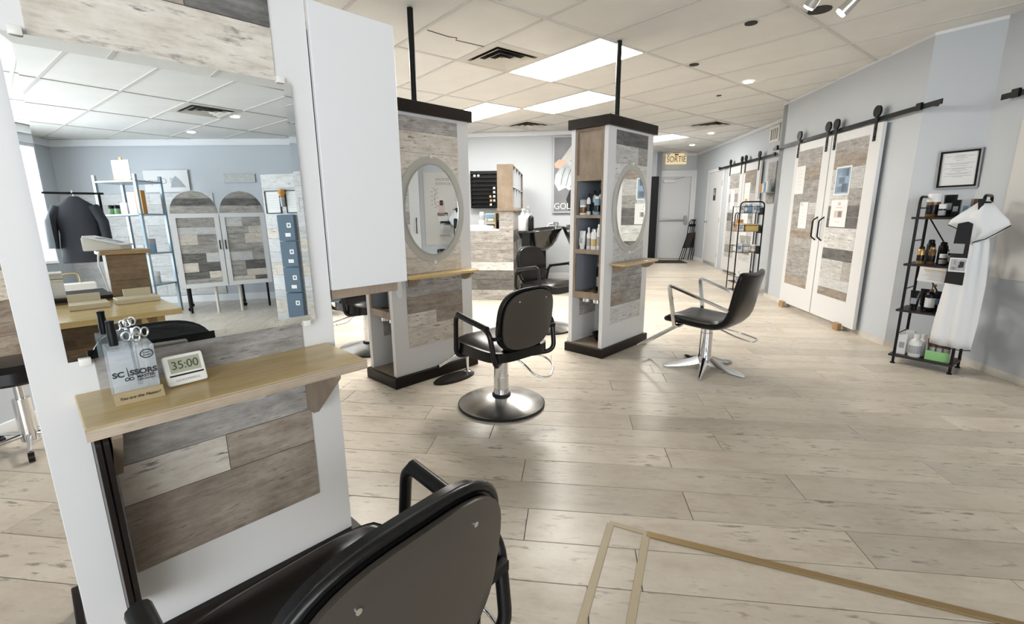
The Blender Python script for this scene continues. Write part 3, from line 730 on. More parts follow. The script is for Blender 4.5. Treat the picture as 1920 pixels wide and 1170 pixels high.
specR = [(.13, P_GREY), (.15, P_BROWN), (.21, P_PALE), (.17, (.4, P_GREY, P_PALE)), (.12, P_DARK), (.11, P_DARK), (.22, P_PALE), (.12, P_DARK), (.20, (.25, P_GREY, P_PALE)), (.11, P_WHITE), (.09, P_BROWN), (.11, P_GREY)]
barn_door('white barn door of the near pair, farther leaf with two white price lists', ND, 5.655, 6.42, (5.80, 6.33), .055, 2.03, door_rows(5.80, 6.33, .312, 1.94, specL), 5.73, (6.36, 5.735), 'sliding barn doors')
barn_door('white barn door of the near pair, nearer leaf with a picture and a certificate', ND, 4.83, 5.645, (5.00, 5.54), .055, 2.03, door_rows(5.00, 5.54, .310, 1.94, specR), 5.60, (5.58, 4.93), 'sliding barn doors')
def rail(label, n, c0, c1, z, stops):
    t = thing('barn_door_rail', label, 'rail', nc(n, 0, 0), RZW, 'black barn door rails')
    MB().box(-.004, .004, c0, c1, z - .02, z + .02).bevel(.001, 1).build('bar', blackmetal, t)
    for c in stops: MB().box(-.018, .004, c - .03, c + .03, z - .026, z + .034).bevel(.003, 1).build('end_stop', blackmetal, t)
    k = c0 + .15
    while k < c1: MB().cyl((.0, k, z), (.08, k, z), .011, n=10).build('standoff', blackmetal, t); k += .55
rail('long black rail above the near barn doors', ND + .012, 4.19, 7.10, 2.066, (6.99, 4.42))
rail('long black rail above the far barn doors', 3.49 - .052, 8.02, 10.72, 2.10, (10.66, 8.1))
rail('black rail end at the right edge of the picture', N2 - .052, 2.0, 4.02, 2.045, (3.90, 2.05))
specF = [(.28, P_GREY), (.10, P_PALE), (.16, P_GREY), (.20, (.5, P_PALE, P_WHITE)), (.16, P_DARK), (.2, P_GREY), (.26, P_PALE), (.16, P_GREY), (.2, P_PALE)]
specF2 = [(.22, P_BROWN), (.18, P_GREY), (.24, P_PALE), (.2, P_GREY), (.3, P_WHITE), (.2, P_GREY), (.14, P_BROWN), (.3, P_PALE)]
NF = 3.49 - .065
barn_door('far white barn door leaf beside the restroom door', NF, 9.30, 10.08, (9.46, 9.94), .05, 2.06, door_rows(9.46, 9.94, .32, 1.93, specF), 9.37, (9.98, 9.40), 'sliding barn doors', (.9, 1.2))
barn_door('far white barn door leaf behind the wire product rack', NF, 8.56, 9.29, (8.68, 9.18), .05, 2.06, door_rows(8.68, 9.18, .32, 1.93, specF2), 9.24, (9.22, 8.63), 'sliding barn doors', (.9, 1.2))
barn_door('plain white barn door outside the right edge reflected in the oval mirror', N2 - .065, 2.25, 3.06, (2.36, 2.9), .05, 2.02, door_rows(2.36, 2.9, .3, 1.9, specF2), 3.0, (2.95, 2.35), 'sliding barn doors', (.92, 1.16))
# small wooden floor guides in front of the near barn doors
for c, lab in ((6.28, 'small wooden floor guide under the farther near barn door leaf'), (5.055, 'small wooden floor guide under the nearer barn door leaf')):
    o = MB().box(-.02, .02, -.045, .045, 0, .075).bevel(.002, 1).build('floor_guide', wood('guide_wood', (.25, .15, .06), (.34, .21, .10), (.42, .28, .14)), None, nc(ND - .022, c, 0), (0, 0, RZW))
    tag(o, lab, 'door guide', 'wooden door guides')
# sheets taped to the doors
def sheet(name, label, n, c0, c1, z0, z1, mat=paper, lines=(), cat='notice', th=.0015, pr=None, group=None):
    t = thing(name, label, cat, nc(n, (c0 + c1) / 2, (z0 + z1) / 2), RZW, group)
    h, v = (c1 - c0) / 2, (z1 - z0) / 2
    MB().box(-th, 0, -h, h, -v, v).build('sheet', mat, t, smooth=0)
    for (y0, y1, a_, b2, m_) in lines: MB().box(-th - .0006, -th + .0004, -h + y0 * 2 * h, -h + y1 * 2 * h, -v + a_ * 2 * v, -v + b2 * 2 * v).build('print', m_, t, smooth=0)
    return t
NS = ND - .0045
def textlines(k, top=.85, bot=.2, x0=.2, x1=.8, m=None, r=random.Random(3)):
    out = []
    for i in range(k):
        z = top - (top - bot) * i / max(1, k - 1); w = (x1 - x0) / 2 * r.uniform(.5, 1); c = (x0 + x1) / 2; out.append((c - w, c + w, z - .008, z + .008, m or inkgrey))
    return out
pale = M('print_pale', (.62, .61, .60), .7); sky_p = M('print_blue', (.28, .38, .50), .6); dk = M('print_navy', (.10, .14, .19), .6); pk = M('print_pink', (.62, .50, .47), .6); gold = M('print_gold', (.55, .38, .16), .6)
sheet('price_list', 'white list taped high on the farther near barn door leaf', NS, 6.12, 6.335, 1.43, 1.76, lines=textlines(6, m=pale))
sheet('price_list', 'white list taped above the handle of the farther near barn door leaf', NS, 5.96, 6.15, 1.02, 1.33, lines=textlines(6, m=pale) + [(.62, .95, .86, .98, pale)])
sheet('picture_notice', 'blue printed picture taped on the nearer barn door leaf', NS, 5.20, 5.47, 1.39, 1.68, paper, [(.06, .94, .05, .95, sky_p), (.1, .5, .1, .4, dk), (.15, .6, .65, .92, dk), (.35, .75, .4, .62, M('print_ice', (.58, .66, .72), .6)), (.55, .92, .75, .93, paper), (.5, .92, .1, .3, M('print_ice'))], cat='picture')
sheet('certificate_notice', 'white certificate taped below the blue picture on the nearer leaf', NS, 5.19, 5.48, 1.06, 1.34, paper, [(.42, .58, .80, .92, pk), (.3, .7, .70, .74, pale), (.25, .75, .35, .60, pk), (.3, .5, .36, .58, inkgrey), (.35, .65, .18, .21, pale)])
for i, (c0, c1, z0, z1, lab) in enumerate(((9.62, 9.82, 1.25, 1.62, 'white sheet taped high on the far barn door leaf'), (9.48, 9.66, 1.02, 1.32, 'white sheet taped beside the far barn door handle'), (8.9, 9.14, 1.32, 1.72, 'white leaflet on the leaf behind the wire rack'), (8.88, 9.16, .78, 1.18, 'lower white sheet on the leaf behind the wire rack'))):
    sheet('notice_sheet', lab, NF - .005, c0, c1, z0, z1, lines=textlines(4, m=pale) + ([(.3, .8, .05, .3, gold)] if i == 2 else []))

# ------------------------------------------------------------------ framed notice, rack and cape on the angled wall
RZA = R(126) - R(90)       # local x = into the wall, local y = along it (away from the viewer)
def on_angled(s, off, z=0):
    n_ = Vector((math.sin(R(126)), -math.cos(R(126)))); p = P1 - _d * s - n_ * off; return (p.x, p.y, z)
t = thing('framed_notice', 'white notice in a black and silver frame above the black rack', 'picture frame', on_angled(.293, .006, 1.557), RZA)
t.rotation_euler = (R(-1.5), 0, RZA)
MB().ringplate(rrect(-.130, .130, -.152, .152, .002, 1), rrect(-.120, .120, -.142, .142, .002, 1), -.014, .004, 'x').build('outer_frame', steel, t, smooth=0)
MB().ringplate(rrect(-.121, .121, -.143, .143, .002, 1), rrect(-.106, .106, -.128, .128, .002, 1), -.012, .004, 'x').build('inner_frame', plasticblack, t, smooth=0)
MB().box(-.004, .0, -.108, .108, -.130, .130).build('sheet', paper, t, smooth=0)
r3 = random.Random(5)
for i, (z, w) in enumerate(((.108, .03), (.100, .085), (.092, .03), (.083, .045), (.068, .022), (.045, .09), (.037, .06), (.023, .05), (.006, .085), (.0, .04), (-.012, .055), (-.020, .015), (-.032, .08), (-.040, .06), (-.054, .085), (-.062, .03))):
    MB().box(-.0048, -.0036, -w, w, z - .0016, z + .0016).build('print', gold if i == 4 else inkgrey, t, smooth=0)
# the poster on the near right wall
t = thing('wall_poster', 'large pale cosmetics poster cut off by the right edge', 'poster', nc(N2 - .004, 3.50, 1.30), RZW)
MB().box(-.004, 0, -.37, .37, -.57, .56).build('sheet', M('poster_greige', (.66, .64, .61), .5), t, smooth=0)
RT = (R(90), 0, R(-90))
text('poster_title', 'LA MÉMOIRE', .058, M('print_bronze', (.35, .27, .2), .6), t, (-.0055, -.02, .45), RT)
text('poster_title', 'DE JEUNESSE', .058, M('print_bronze'), t, (-.0055, -.02, .385), RT)
for y, z, w, h, m_ in ((.10, .0, .05, .11, pk), (.10, .09, .028, .04, ink), (.085, -.14, .075, .055, paper), (.085, -.09, .08, .028, ink), (.05, -.28, .075, .05, paper), (.05, -.225, .08, .03, ink)):
    MB().prism(rrect(-y - w, -y + w, z - h, z + h, .012), -.0056, -.0035, 'x').build('printed_jar', m_, t, smooth=0)
MB().tube([(-.005, -.17, .02), (-.005, -.21, .15), (-.005, -.17, .27), (-.005, -.23, .33)], .003, 5).build('printed_twig', M('print_bronze'), t)
for k in range(14): MB().prism(ellipse(-.20 + .05 * math.sin(k * 2.1), .02 + .022 * k, .013, .006, 10), -.0056, -.0042, 'x').build('printed_leaf', M('print_bronze'), t, smooth=0)
for i in range(8): MB().box(-.0055, -.0035, .12, .12 + .12 * r3.uniform(.6, 1), .22 - .035 * i - .012 * (i > 3), .228 - .035 * i - .012 * (i > 3)).build('print', inkgrey, t, smooth=0)
text('poster_title', 'LA BIOSTHETIQUE' if False else 'jeunesse', .05, M('print_bronze'), t, (-.0055, -.06, -.42), RT, shear=.2)

# black open rack
RX = (3.147, 3.664)        # front left foot; the rack runs along the angled wall
fr = Vector((math.cos(R(126)), math.sin(R(126))))
rk = thing('display_rack', 'black metal rack with four shelves of hair products under the framed notice', 'rack', (*RX, 0), R(126) - R(180))
# local x along the front (left foot -> right foot), local y towards the wall
RWD, RDP = .352, .255
for x in (0, RWD):
    MB().tube(fillet([(x, 0, .012), (x, 0, 1.335), (x, RDP, 1.335), (x, RDP, .012)], .05, 5), .010, 8).build('side_frame', blackmetal, rk)
    for y in (0, RDP): MB().lathe([(0, 0), (.017, 0), (.017, .008), (.008, .014), (0, .014)], 14, (x, y, 0)).build('foot', blackmetal, rk)
    for z in (.25, .62, 1.0, 1.25): MB().cyl((x, 0, z), (x, RDP, z), .005, n=6).build('side_bar', blackmetal, rk)
SHZ = (.075, .45, .82, 1.182)
rackwood = M('rack_board', (.022, .016, .014), .45, vary=.3)
for z in SHZ: MB().box(-.035, RWD + .012, -.012, RDP + .012, z - .016, z).bevel(.002, 1).build('shelf', rackwood, rk)
for z0, z1 in ((.82, 1.182), (.45, .82)):
    MB().cyl((0.01, RDP + .006, z1), (RWD / 2 + .02, RDP + .006, z0 + .05), .006, n=6).build('brace', blackmetal, rk)
    MB().cyl((RWD - .01, RDP + .006, z1), (RWD / 2 - .02, RDP + .006, z0 + .05), .006, n=6).build('brace', blackmetal, rk)
RKM = Matrix.Translation((*RX, 0)) @ Matrix.Rotation(R(126) - R(180), 4, 'Z')
ORD = ('first', 'second', 'third', 'fourth', 'fifth', 'sixth', 'seventh', 'eighth', 'ninth', 'tenth', 'eleventh', 'twelfth')

# ------------------------------------------------------------------ hair products
amber = M('amber_brown', (.16, .075, .02), .25); pblack = M('bottle_black', (.006, .006, .007), .26, spec=.3); pwhite = M('bottle_white', (.76, .76, .75), .35); psilver = M('bottle_silver', (.55, .57, .60), .3, metal=.5)
pblue = M('bottle_blue', (.20, .32, .45), .35); pclear = M('bottle_clear', (.75, .80, .82), .12, trans=.5, ior=1.3); porange = M('box_orange', (.55, .27, .06), .5); pgold = M('bottle_gold', (.50, .32, .12), .3, metal=.6); pkraft = M('box_kraft', (.58, .42, .16), .7); pgreen = M('label_green', (.25, .55, .20), .6); pgrey = M('bottle_grey', (.35, .36, .37), .4)
def product(kind, P, h, r, body, cap, band, label, rz=0.0, group=None, face=None):
    """a bottle, jar, tube, box or can standing at P"""
    nm = {'bottle': 'bottle', 'can': 'spray_can', 'jar': 'jar', 'tube': 'squeeze_tube', 'box': 'carton', 'pump': 'pump_bottle', 'pouch': 'pouch'}[kind]
    mb = MB()
    if kind == 'bottle': mb.lathe([(0, 0), (r * .94, 0), (r, r * .1), (r, h * .66), (r * .8, h * .74), (r * .42, h * .80), (r * .42, h * .84), (0, h * .84)], 16)
    elif kind == 'pump': mb.lathe([(0, 0), (r * .95, 0), (r, r * .1), (r, h * .62), (r * .75, h * .69), (r * .4, h * .73), (r * .4, h * .76), (0, h * .76)], 16)
    elif kind == 'can': mb.lathe([(0, 0), (r * .97, 0), (r, r * .08), (r, h * .78), (r * .86, h * .84), (r * .7, h * .86), (0, h * .86)], 16)
    elif kind == 'jar': mb.lathe([(0, 0), (r * .96, 0), (r, r * .1), (r, h * .64), (0, h * .64)], 18)
    elif kind == 'tube':
        n = 16; rows = []
        for t_, sx, sy in ((.18, .72, .72), (.24, .9, .9), (.5, .98, .75), (.8, 1.05, .4), (1, 1.1, .06)):
            rows.append([mb.bm.verts.new((r * sx * math.cos(2 * math.pi * k / n), r * sy * math.sin(2 * math.pi * k / n), h * t_)) for k in range(n)])
        for a_, b2 in zip(rows, rows[1:]):
            for k in range(n): mb.bm.faces.new((a_[k], a_[(k + 1) % n], b2[(k + 1) % n], b2[k]))
        mb.bm.faces.new(rows[0]); mb.bm.faces.new(rows[-1])
    elif kind == 'box': mb.box(-r, r, -r * .7, r * .7, 0, h).bevel(.0015, 1)
    elif kind == 'pouch': mb.prism([(-r, 0), (r, 0), (r * 1.02, h), (-r * 1.02, h)], -r * .25, r * .25, 'y').bevel(.012, 2)
    o = mb.build(nm, body, None, P, (0, 0, rz))
    tag(o, label, nm.replace('_', ' '), group)
    if kind == 'bottle': MB().lathe([(0, h * .82), (r * .5, h * .82), (r * .5, h * .99), (r * .45, h), (0, h)], 14).build('cap', cap, o)
    if kind == 'can': MB().lathe([(0, h * .855), (r * .72, h * .855), (r * .72, h * .96), (r * .5, h), (0, h)], 14).build('cap', cap, o)
    if kind == 'jar': MB().lathe([(0, h * .64), (r * 1.03, h * .64), (r * 1.03, h * .97), (r * .97, h), (0, h)], 18).build('lid', cap, o)
    if kind == 'tube': MB().lathe([(0, 0), (r * .7, 0), (r * .72, h * .18), (0, h * .18)], 14).build('cap', cap, o)
    if kind == 'pump':
        c = MB().lathe([(0, h * .74), (r * .42, h * .74), (r * .42, h * .82), (r * .12, h * .83), (r * .12, h * .93), (0, h * .93)], 12).build('pump', cap, o)
        MB().box(-r * .15, r * .75, -r * .15, r * .15, h * .93, h).bevel(.002, 1).build('nozzle', cap, c)
    if band is not None:
        if kind in ('bottle', 'can', 'pump', 'jar'):
            zz = (.16, .5) if kind != 'jar' else (.12, .5)
            MB().lathe([(r * 1.004, h * zz[0]), (r * 1.012, h * (zz[0] + .01)), (r * 1.012, h * zz[1]), (r * 1.004, h * (zz[1] + .01))], 18).build('label_band', band, o)
        else:
            y = -r * (.705 if kind == 'box' else .26 if kind == 'pouch' else .86)
            MB().box(-r * .6, r * .6, y - .0015, y + .001, h * .32, h * .62).build('label_band', band, o, smooth=0)
    return o
def rackP(x, y, shelf): return tuple(RKM @ Vector((x, y, SHZ[shelf] + .0005)))
RZR = R(126) - R(180)
shelf_names = ('bottom shelf', 'third shelf', 'second shelf', 'top shelf')
def rack_row(shelf, items):
    for i, (kind, x, y, h, r, body, cap, band, look) in enumerate(items):
        product(kind, rackP(x, y, shelf), h, r, body, cap, band, '%s, %s from left, %s of black rack' % (look, ORD[i], shelf_names[shelf]), RZR, 'products on the black rack')
rack_row(3, [('jar', .058, .11, .175, .042, amber, pwhite, pblack, 'tall amber jar with a white lid'), ('tube', .140, .17, .165, .036, pblack, pblack, psilver, 'black squeeze tube standing high'), ('jar', .128, .045, .095, .022, pblack, pwhite, pgrey, 'small black jar with a white top'),
             ('box', .195, .09, .125, .024, pblack, None, pgrey, 'dark carton'), ('box', .250, .09, .13, .024, psilver, None, pblue, 'silver blue carton'), ('box', .262, .19, .135, .020, psilver, None, pblack, 'grey carton set farther back'), ('box', .306, .13, .13, .026, amber, None, pgold, 'brown carton half behind the cape')])
rack_row(2, [('can', .045, .07, .135, .024, pgold, pblack, pblack, 'small golden can'), ('can', .075, .17, .185, .028, pblack, pblack, None, 'tall black can'), ('can', .110, .07, .135, .024, amber, pgold, pblack, 'small bronze can'), ('can', .15, .17, .17, .030, pblack, pblack, None, 'wide black can'),
             ('jar', .182, .06, .085, .024, pblack, pwhite, pgrey, 'little black jar with a white top'), ('can', .215, .16, .135, .028, pblack, pblack, pgrey, 'short black can'), ('jar', .245, .05, .085, .024, pblack, psilver, None, 'black jar with a silver badge'), ('bottle', .298, .09, .16, .024, pclear, pblack, pgrey, 'clear bottle with a black cap')])
rack_row(1, [('tube', .055, .07, .155, .030, pblack, pblack, pgrey, 'black squeeze tube'), ('tube', .10, .15, .165, .032, pblack, pblack, None, 'black squeeze tube set farther back'), ('pump', .150, .07, .215, .032, pblack, amber, pwhite, 'black pump bottle with a white print'), ('tube', .185, .16, .155, .030, pblack, pblack, pblue, 'black blue squeeze tube'),
             ('bottle', .220, .08, .125, .024, pblack, pblack, pgrey, 'short black bottle'), ('box', .245, .16, .165, .024, pblack, None, pgrey, 'tall black carton'), ('box', .292, .05, .125, .026, pwhite, None, pgrey, 'white carton'), ('jar', .325, .13, .12, .024, pblack, pblack, None, 'black jar partly behind the cape')])
rack_row(0, [('box', .030, .06, .165, .028, pwhite, None, pgrey, 'white carton'), ('box', .050, .15, .185, .030, pwhite, None, None, 'white carton set farther back'), ('bottle', .115, .05, .185, .040, pwhite, pwhite, pgrey, 'white bottle with round shoulders'), ('bottle', .145, .13, .175, .036, pwhite, pwhite, None, 'white bottle set farther back')])
# display box of amber jars on the bottom shelf
t = thing('display_box', 'clear fronted display box with amber jars and a green front on the rack', 'display box', rackP(.258, .09, 0), RZR)
MB().box(-.073, .073, -.055, .06, 0, .004).box(-.073, .073, .056, .06, 0, .20).box(-.073, -.070, -.055, .06, 0, .20).box(.070, .073, -.055, .06, 0, .20).build('carton', M('carton_pale', (.62, .60, .56), .5), t, smooth=0)
MB().box(-.073, .073, -.058, -.055, 0, .075).build('green_front', M('card_green', (.30, .58, .24), .6), t, smooth=0)
MB().box(-.073, .073, -.058, -.055, .170, .20).build('top_band', M('carton_pale'), t, smooth=0)
for x in (-.043, .0, .043):
    j = MB().lathe([(0, .006), (.020, .006), (.020, .10), (.014, .115), (0, .115)], 14, (x, -.015, 0)).build('jar', pclear, t); MB().lathe([(.0, .10), (.0205, .10), (.0205, .15), (0, .152)], 14, (x, -.015, 0)).build('amber_lid', amber, j)
# handwritten card hung on the second shelf, photo card and black cloth
t = thing('handwritten_card', 'handwritten card hanging from the second shelf of the black rack', 'card', tuple(RKM @ Vector((.185, -.016, .74))), RZR); t.rotation_euler = (0, R(4), RZR)
MB().box(-.115, .115, -.002, 0, -.052, .06).build('sheet', paper, t, smooth=0)
for z, w, m_ in ((.04, .09, gold), (.028, .08, pk), (.012, .07, pale), (-.002, .09, pale), (-.016, .05, pale), (-.03, .06, pale)): MB().box(-w, w * .8, -.0028, -.0018, z - .003, z + .003).build('print', m_, t, smooth=0)
def sheet_cloth(name, outline, depth, mat, parent, loc, rot, wav=.01, freq=9, n=26):
    """hanging cloth: outline rows (z, x_left, x_right, y) lofted with folds, given thickness"""
    mb = MB(); rows = []
    for z, xl, xr, y in outline:
        row = []
        for k in range(n):
            u = k / (n - 1); x = xl + (xr - xl) * u
            row.append(mb.bm.verts.new((x, y + wav * math.sin(freq * u * 2 + z * 3) * (.3 + .7 * (1 - abs(2 * u - 1))) - depth * math.sin(math.pi * u), z)))
        rows.append(row)
    for a_, b2 in zip(rows, rows[1:]):
        for k in range(n - 1): mb.bm.faces.new((a_[k], a_[k + 1], b2[k + 1], b2[k]))
    o = mb.build(name, mat, parent, loc, rot, smooth=70)
    sl = o.modifiers.new('thickness', 'SOLIDIFY'); sl.thickness = .004; sl.offset = 0
    return o
cape_w = M('cape_white', (.76, .77, .78), .8, bump=(30, .1)); cape_b = M('cape_black', (.012, .012, .013), .8)
t = thing('barber_cape', 'white cape with black edging hanging from the right corner of the black rack', 'cape', tuple(RKM @ Vector((RWD + .005, -.045, 0))), RZR)
sheet_cloth('skirt', [(1.08, -.055, .055, .02), (1.0, -.075, .075, .0), (.85, -.10, .09, 0), (.70, -.118, .10, 0), (.55, -.130, .10, .0), (.42, -.140, .10, 0), (.30, -.145, .095, 0), (.225, -.146, .09, .005)], .03, cape_w, t, (0, 0, 0), (0, 0, 0), .012, 8)
sheet_cloth('shoulder', [(1.30, -.012, .028, .02), (1.26, -.05, .07, .0), (1.21, -.10, .11, -.02), (1.165, -.145, .15, -.03), (1.13, -.155, .165, -.035), (1.08, -.06, .12, -.035), (1.03, -.035, .06, -.03), (1.0, -.03, .0, -.025)], .035, cape_w, t, (0, 0, 0), (0, 0, 0), .010, 7)
MB().tube([(-.155, -.037, 1.128), (-.10, -.075, 1.105), (-.06, -.08, 1.078), (-.035, -.07, 1.03), (-.03, -.055, 1.0), (.0, -.07, 1.01), (.06, -.09, 1.035), (.12, -.085, 1.085), (.165, -.04, 1.13)], .0035, 6).build('edging', cape_b, t)
MB().tube([(-.146, .0, .226), (-.08, -.03, .222), (-.02, -.04, .22), (.04, -.03, .215), (.09, 0, .22)], .0035, 6).build('edging', cape_b, t)
MB().prism([(-.022, 1.31), (.018, 1.31), (.006, 1.22), (-.006, 1.19)], -.045, -.02, 'y').build('collar', cape_b, t)
MB().tube(fillet([(.0, .03, 1.26), (.0, -.02, 1.26), (.0, -.045, 1.285), (.05, -.05, 1.285)], .015, 3), .006, 8).build('hook', blackmetal, t)
t = thing('photo_pouch', 'black pouch with a photo card hanging in front of the cape', 'pouch', tuple(RKM @ Vector((.300, -.160, 0))), RZR)
MB().prism([(-.045, .715), (.055, .705), (.048, 1.14), (.02, 1.155), (-.03, 1.14)], -.010, .006, 'y').bevel(.003, 1).build('pouch', cape_b, t)
MB().box(-.035, .06, -.014, -.010, .80, .90).build('photo_card', paper, t, smooth=0)
for (x0, x1, z0, z1, m_) in ((-.028, .053, .808, .892, inkgrey), (-.01, .02, .85, .885, paper), (.015, .045, .83, .875, ink), (-.02, .04, .815, .835, pale)): MB().box(x0, x1, -.0150, -.0138, z0, z1).build('print', m_, t, smooth=0)
MB().box(-.048, .028, -.013, -.009, .93, 1.0).bevel(.002, 1).build('clear_pocket', pgrey, t)

# ------------------------------------------------------------------ wire product rack, doors and signs at the far right
RF = RZW
fk = thing('wire_rack', 'black wire rack of small boxes and bottles before the far barn doors', 'rack', nc(2.70, 7.32, 0), RZW)
# local x towards the wall, local y along the wall (away)
FW, FD = .34, .28
for x in (0, FW):
    MB().cyl((x, FD, .01), (x, FD, 1.30), .008, n=8).build('rear_post', blackmetal, fk)
MB().tube(fillet([(0, 0, .01), (0, 0, 1.36), (FW, 0, 1.36), (FW, 0, .01)], .07, 6), .010, 8).build('front_frame', blackmetal, fk)
FZ = (.16, .62, .93, 1.20)
for z in FZ:
    b_ = MB(); b_.box(-.005, FW + .005, -.02, FD, z - .004, z).build('basket_floor', blackmetal, fk, smooth=0)
    for y in (-.02, FD): MB().cyl((0, y, z + .09), (FW, y, z + .09), .004, n=6).build('basket_wire', blackmetal, fk)
    for x in (0, FW): MB().cyl((x, -.02, z + .09), (x, FD, z + .09), .004, n=6).build('basket_wire', blackmetal, fk)
    MB().box(FW + .0, FW + .012, .04, .20, z - .03, z + .08).build('side_bin', plasticblack, fk, smooth=0)
MB().box(.0, FW, .0, FD, .006, .03).build('foot_tray', M('tray_brown', (.10, .06, .035), .6), fk, smooth=0)
def fkP(x, y, k): 
    v = Matrix.Translation(nc(2.70, 7.32, 0)) @ Matrix.Rotation(RZW, 4, 'Z') @ Vector((x, y, FZ[k] + .0005)); return tuple(v)
fnames = ('bottom basket', 'third basket', 'second basket', 'top basket')
def far_row(k, items):
    for i, (kind, x, y, h, r, body, cap, band, look) in enumerate(items):
        product(kind, fkP(x, y, k), h, r, body, cap, band, '%s, %s from left, %s of wire rack' % (look, ORD[i], fnames[k]), RZW, 'products on the wire rack')
far_row(3, [('box', .04, .06, .13, .030, pwhite, None, pgrey, 'white carton'), ('bottle', .105, .06, .15, .026, pblue, pwhite, pwhite, 'blue bottle'), ('bottle', .165, .06, .15, .026, pblue, pwhite, None, 'blue bottle with white cap'), ('box', .22, .05, .13, .024, pwhite, None, pblue, 'white and blue carton'), ('bottle', .28, .07, .20, .026, pwhite, pwhite, pblue, 'tall white bottle')])
far_row(2, [('box', .05, .06, .12, .040, pwhite, None, pgrey, 'white carton'), ('box', .20, .06, .11, .085, pkraft, None, None, 'wide yellow kraft carton'), ('bottle', .24, .20, .22, .026, pwhite, pwhite, pgrey, 'white bottle standing behind'), ('box', .08, .20, .17, .045, porange, None, pwhite, 'orange carton standing behind')])
far_row(1, [('box', .05, .05, .13, .040, pwhite, None, pblue, 'white carton'), ('box', .15, .05, .12, .04, psilver, None, pwhite, 'silver carton'), ('jar', .26, .06, .11, .036, pkraft, pwhite, pwhite, 'cream jar'), ('jar', .10, .19, .19, .040, amber, pwhite, pwhite, 'amber jar standing behind'), ('bottle', .20, .19, .19, .026, pwhite, pwhite, None, 'white bottle at the back')])
far_row(0, [('bottle', .08, .06, .17, .03, pwhite, pwhite, pgrey, 'white bottle'), ('box', .17, .06, .14, .04, pwhite, None, pgrey, 'white carton'), ('bottle', .26, .07, .17, .03, pgrey, pblack, pwhite, 'grey bottle')])
# small wall shelf above the wire rack
t = thing('wall_ledge', 'small clear ledge of cartons on the wall above the wire rack', 'shelf', nc(3.31, 8.15, 1.52), RZW)
MB().box(0, .18, -.18, .18, -.006, 0).build('ledge', psilver, t, smooth=0)
for i, (y, h, m_, lk) in enumerate(((.13, .14, porange, 'orange'), (.06, .15, pwhite, 'white'), (-.01, .16, pblue, 'blue'), (-.08, .17, pwhite, 'white'), (-.14, .20, pclear, 'pale'))):
    v = Matrix.Translation(nc(3.31, 8.15, 1.52)) @ Matrix.Rotation(RZW, 4, 'Z') @ Vector((.06, y, .001))
    product('box', tuple(v), h, .028, m_, None, None, '%s carton, %s from left on the ledge above the wire rack' % (lk, ORD[i]), RZW + R(90), 'cartons on the wall ledge')
o = MB().box(0, .012, -.14, .14, 1.35, 2.0).build('grey_panel', P_GREY, None, nc(3.472, 8.22, 0), (0, 0, RZW)); tag(o, 'tall grey plank panel on the wall above the wire rack', 'panel')
# wall grille
t = thing('wall_grille', 'small white wall grille under the ceiling beside the near barn doors', 'vent', nc(3.487, 8.29, 2.435), RZW)
MB().ringplate(rrect(-.17, .17, -.125, .125, .004, 1), rrect(-.125, .125, -.085, .085, .004, 1), -.012, 0, 'x').build('frame', M('grille_cream', (.70, .68, .62), .5), t, smooth=0)
for y in (-.063, 0, .063): MB().box(-.010, -.002, y - .012, y + .012, -.085, .085).build('louvre', M('grille_cream'), t, smooth=0)
MB().box(-.002, 0, -.125, .125, -.085, .085).build('backing', M('grille_shadow', (.25, .24, .22), .8), t, smooth=0)
# restroom door
d2 = struct(thing('door_2', '', 'door', nc(3.487, 11.0, 0), RZW, kind='structure'), 'white restroom door in the far right wall')
MB().box(-.012, 0, -.46, .46, .012, 2.06).bevel(.003, 1).build('leaf', white_door, d2)
MB().ringplate(rrect(-.53, .53, -.07, 2.13, .004, 1), rrect(-.465, .465, -.05, 2.065, .004, 1), -.016, 0, 'x').build('casing', trimw, d2, smooth=0)
MB().lathe([(0, 0), (.026, 0), (.026, .006), (.010, .012), (.010, .03), (.024, .04), (.024, .055), (0, .06)], 16).build('knob', steel, d2, (-.012, .39, .98), (0, R(-90), 0))
for z in (.28, 1.03, 1.80): MB().box(-.02, -.010, -.475, -.455, z - .05, z + .05).build('hinge', steel, d2)
t = thing('restroom_sign', 'small black restroom pictogram on the white restroom door', 'sign', nc(3.474, 10.98, 1.58), RZW)
MB().box(-.004, 0, -.075, .075, -.13, .13).build('plate', plasticblack, t, smooth=0)
MB().prism(ellipse(.03, .085, .02, .02, 14), -.0055, -.003, 'x').prism([(.005, .06), (.055, .06), (.05, -.02), (.01, -.02)], -.0055, -.003, 'x').prism(ellipse(-.03, .085, .02, .02, 14), -.0055, -.003, 'x').prism([(-.045, .06), (-.015, .06), (0, -.02), (-.06, -.02)], -.0055, -.003, 'x').build('pictogram', inkgrey, t, smooth=0)
# exit door (local x to the right, local y away)
d1 = struct(thing('door_1', '', 'door', nc(2.93, 12.545, 0), RZW, kind='structure'), 'white exit door with a panic bar at the end of the passage')
MB().box(-.43, .43, -.02, 0, .012, 2.06).bevel(.003, 1).build('leaf', M('exit_door_paint', (.70, .71, .72), .4), d1)
MB().ringplate(rrect(-.54, .54, -.10, 2.20, .004, 1), rrect(-.435, .435, -.09, 2.065, .004, 1), -.035, 0, 'y').build('casing', trimw, d1, smooth=0)
MB().ringplate(rrect(-.56, .56, -.10, 2.22, .004, 1), rrect(-.50, .50, -.09, 2.16, .004, 1), -.05, -.03, 'y').build('casing_edge', trimw, d1, smooth=0)
pb = MB().box(-.40, .34, -.075, -.045, .985, 1.025).bevel(.006, 2).build('panic_bar', M('bar_grey', (.42, .43, .45), .4, metal=.4), d1)
MB().prism(rrect(.31, .37, .90, 1.11, .02), -.085, -.018, 'y').build('latch_case', M('bar_grey'), pb)
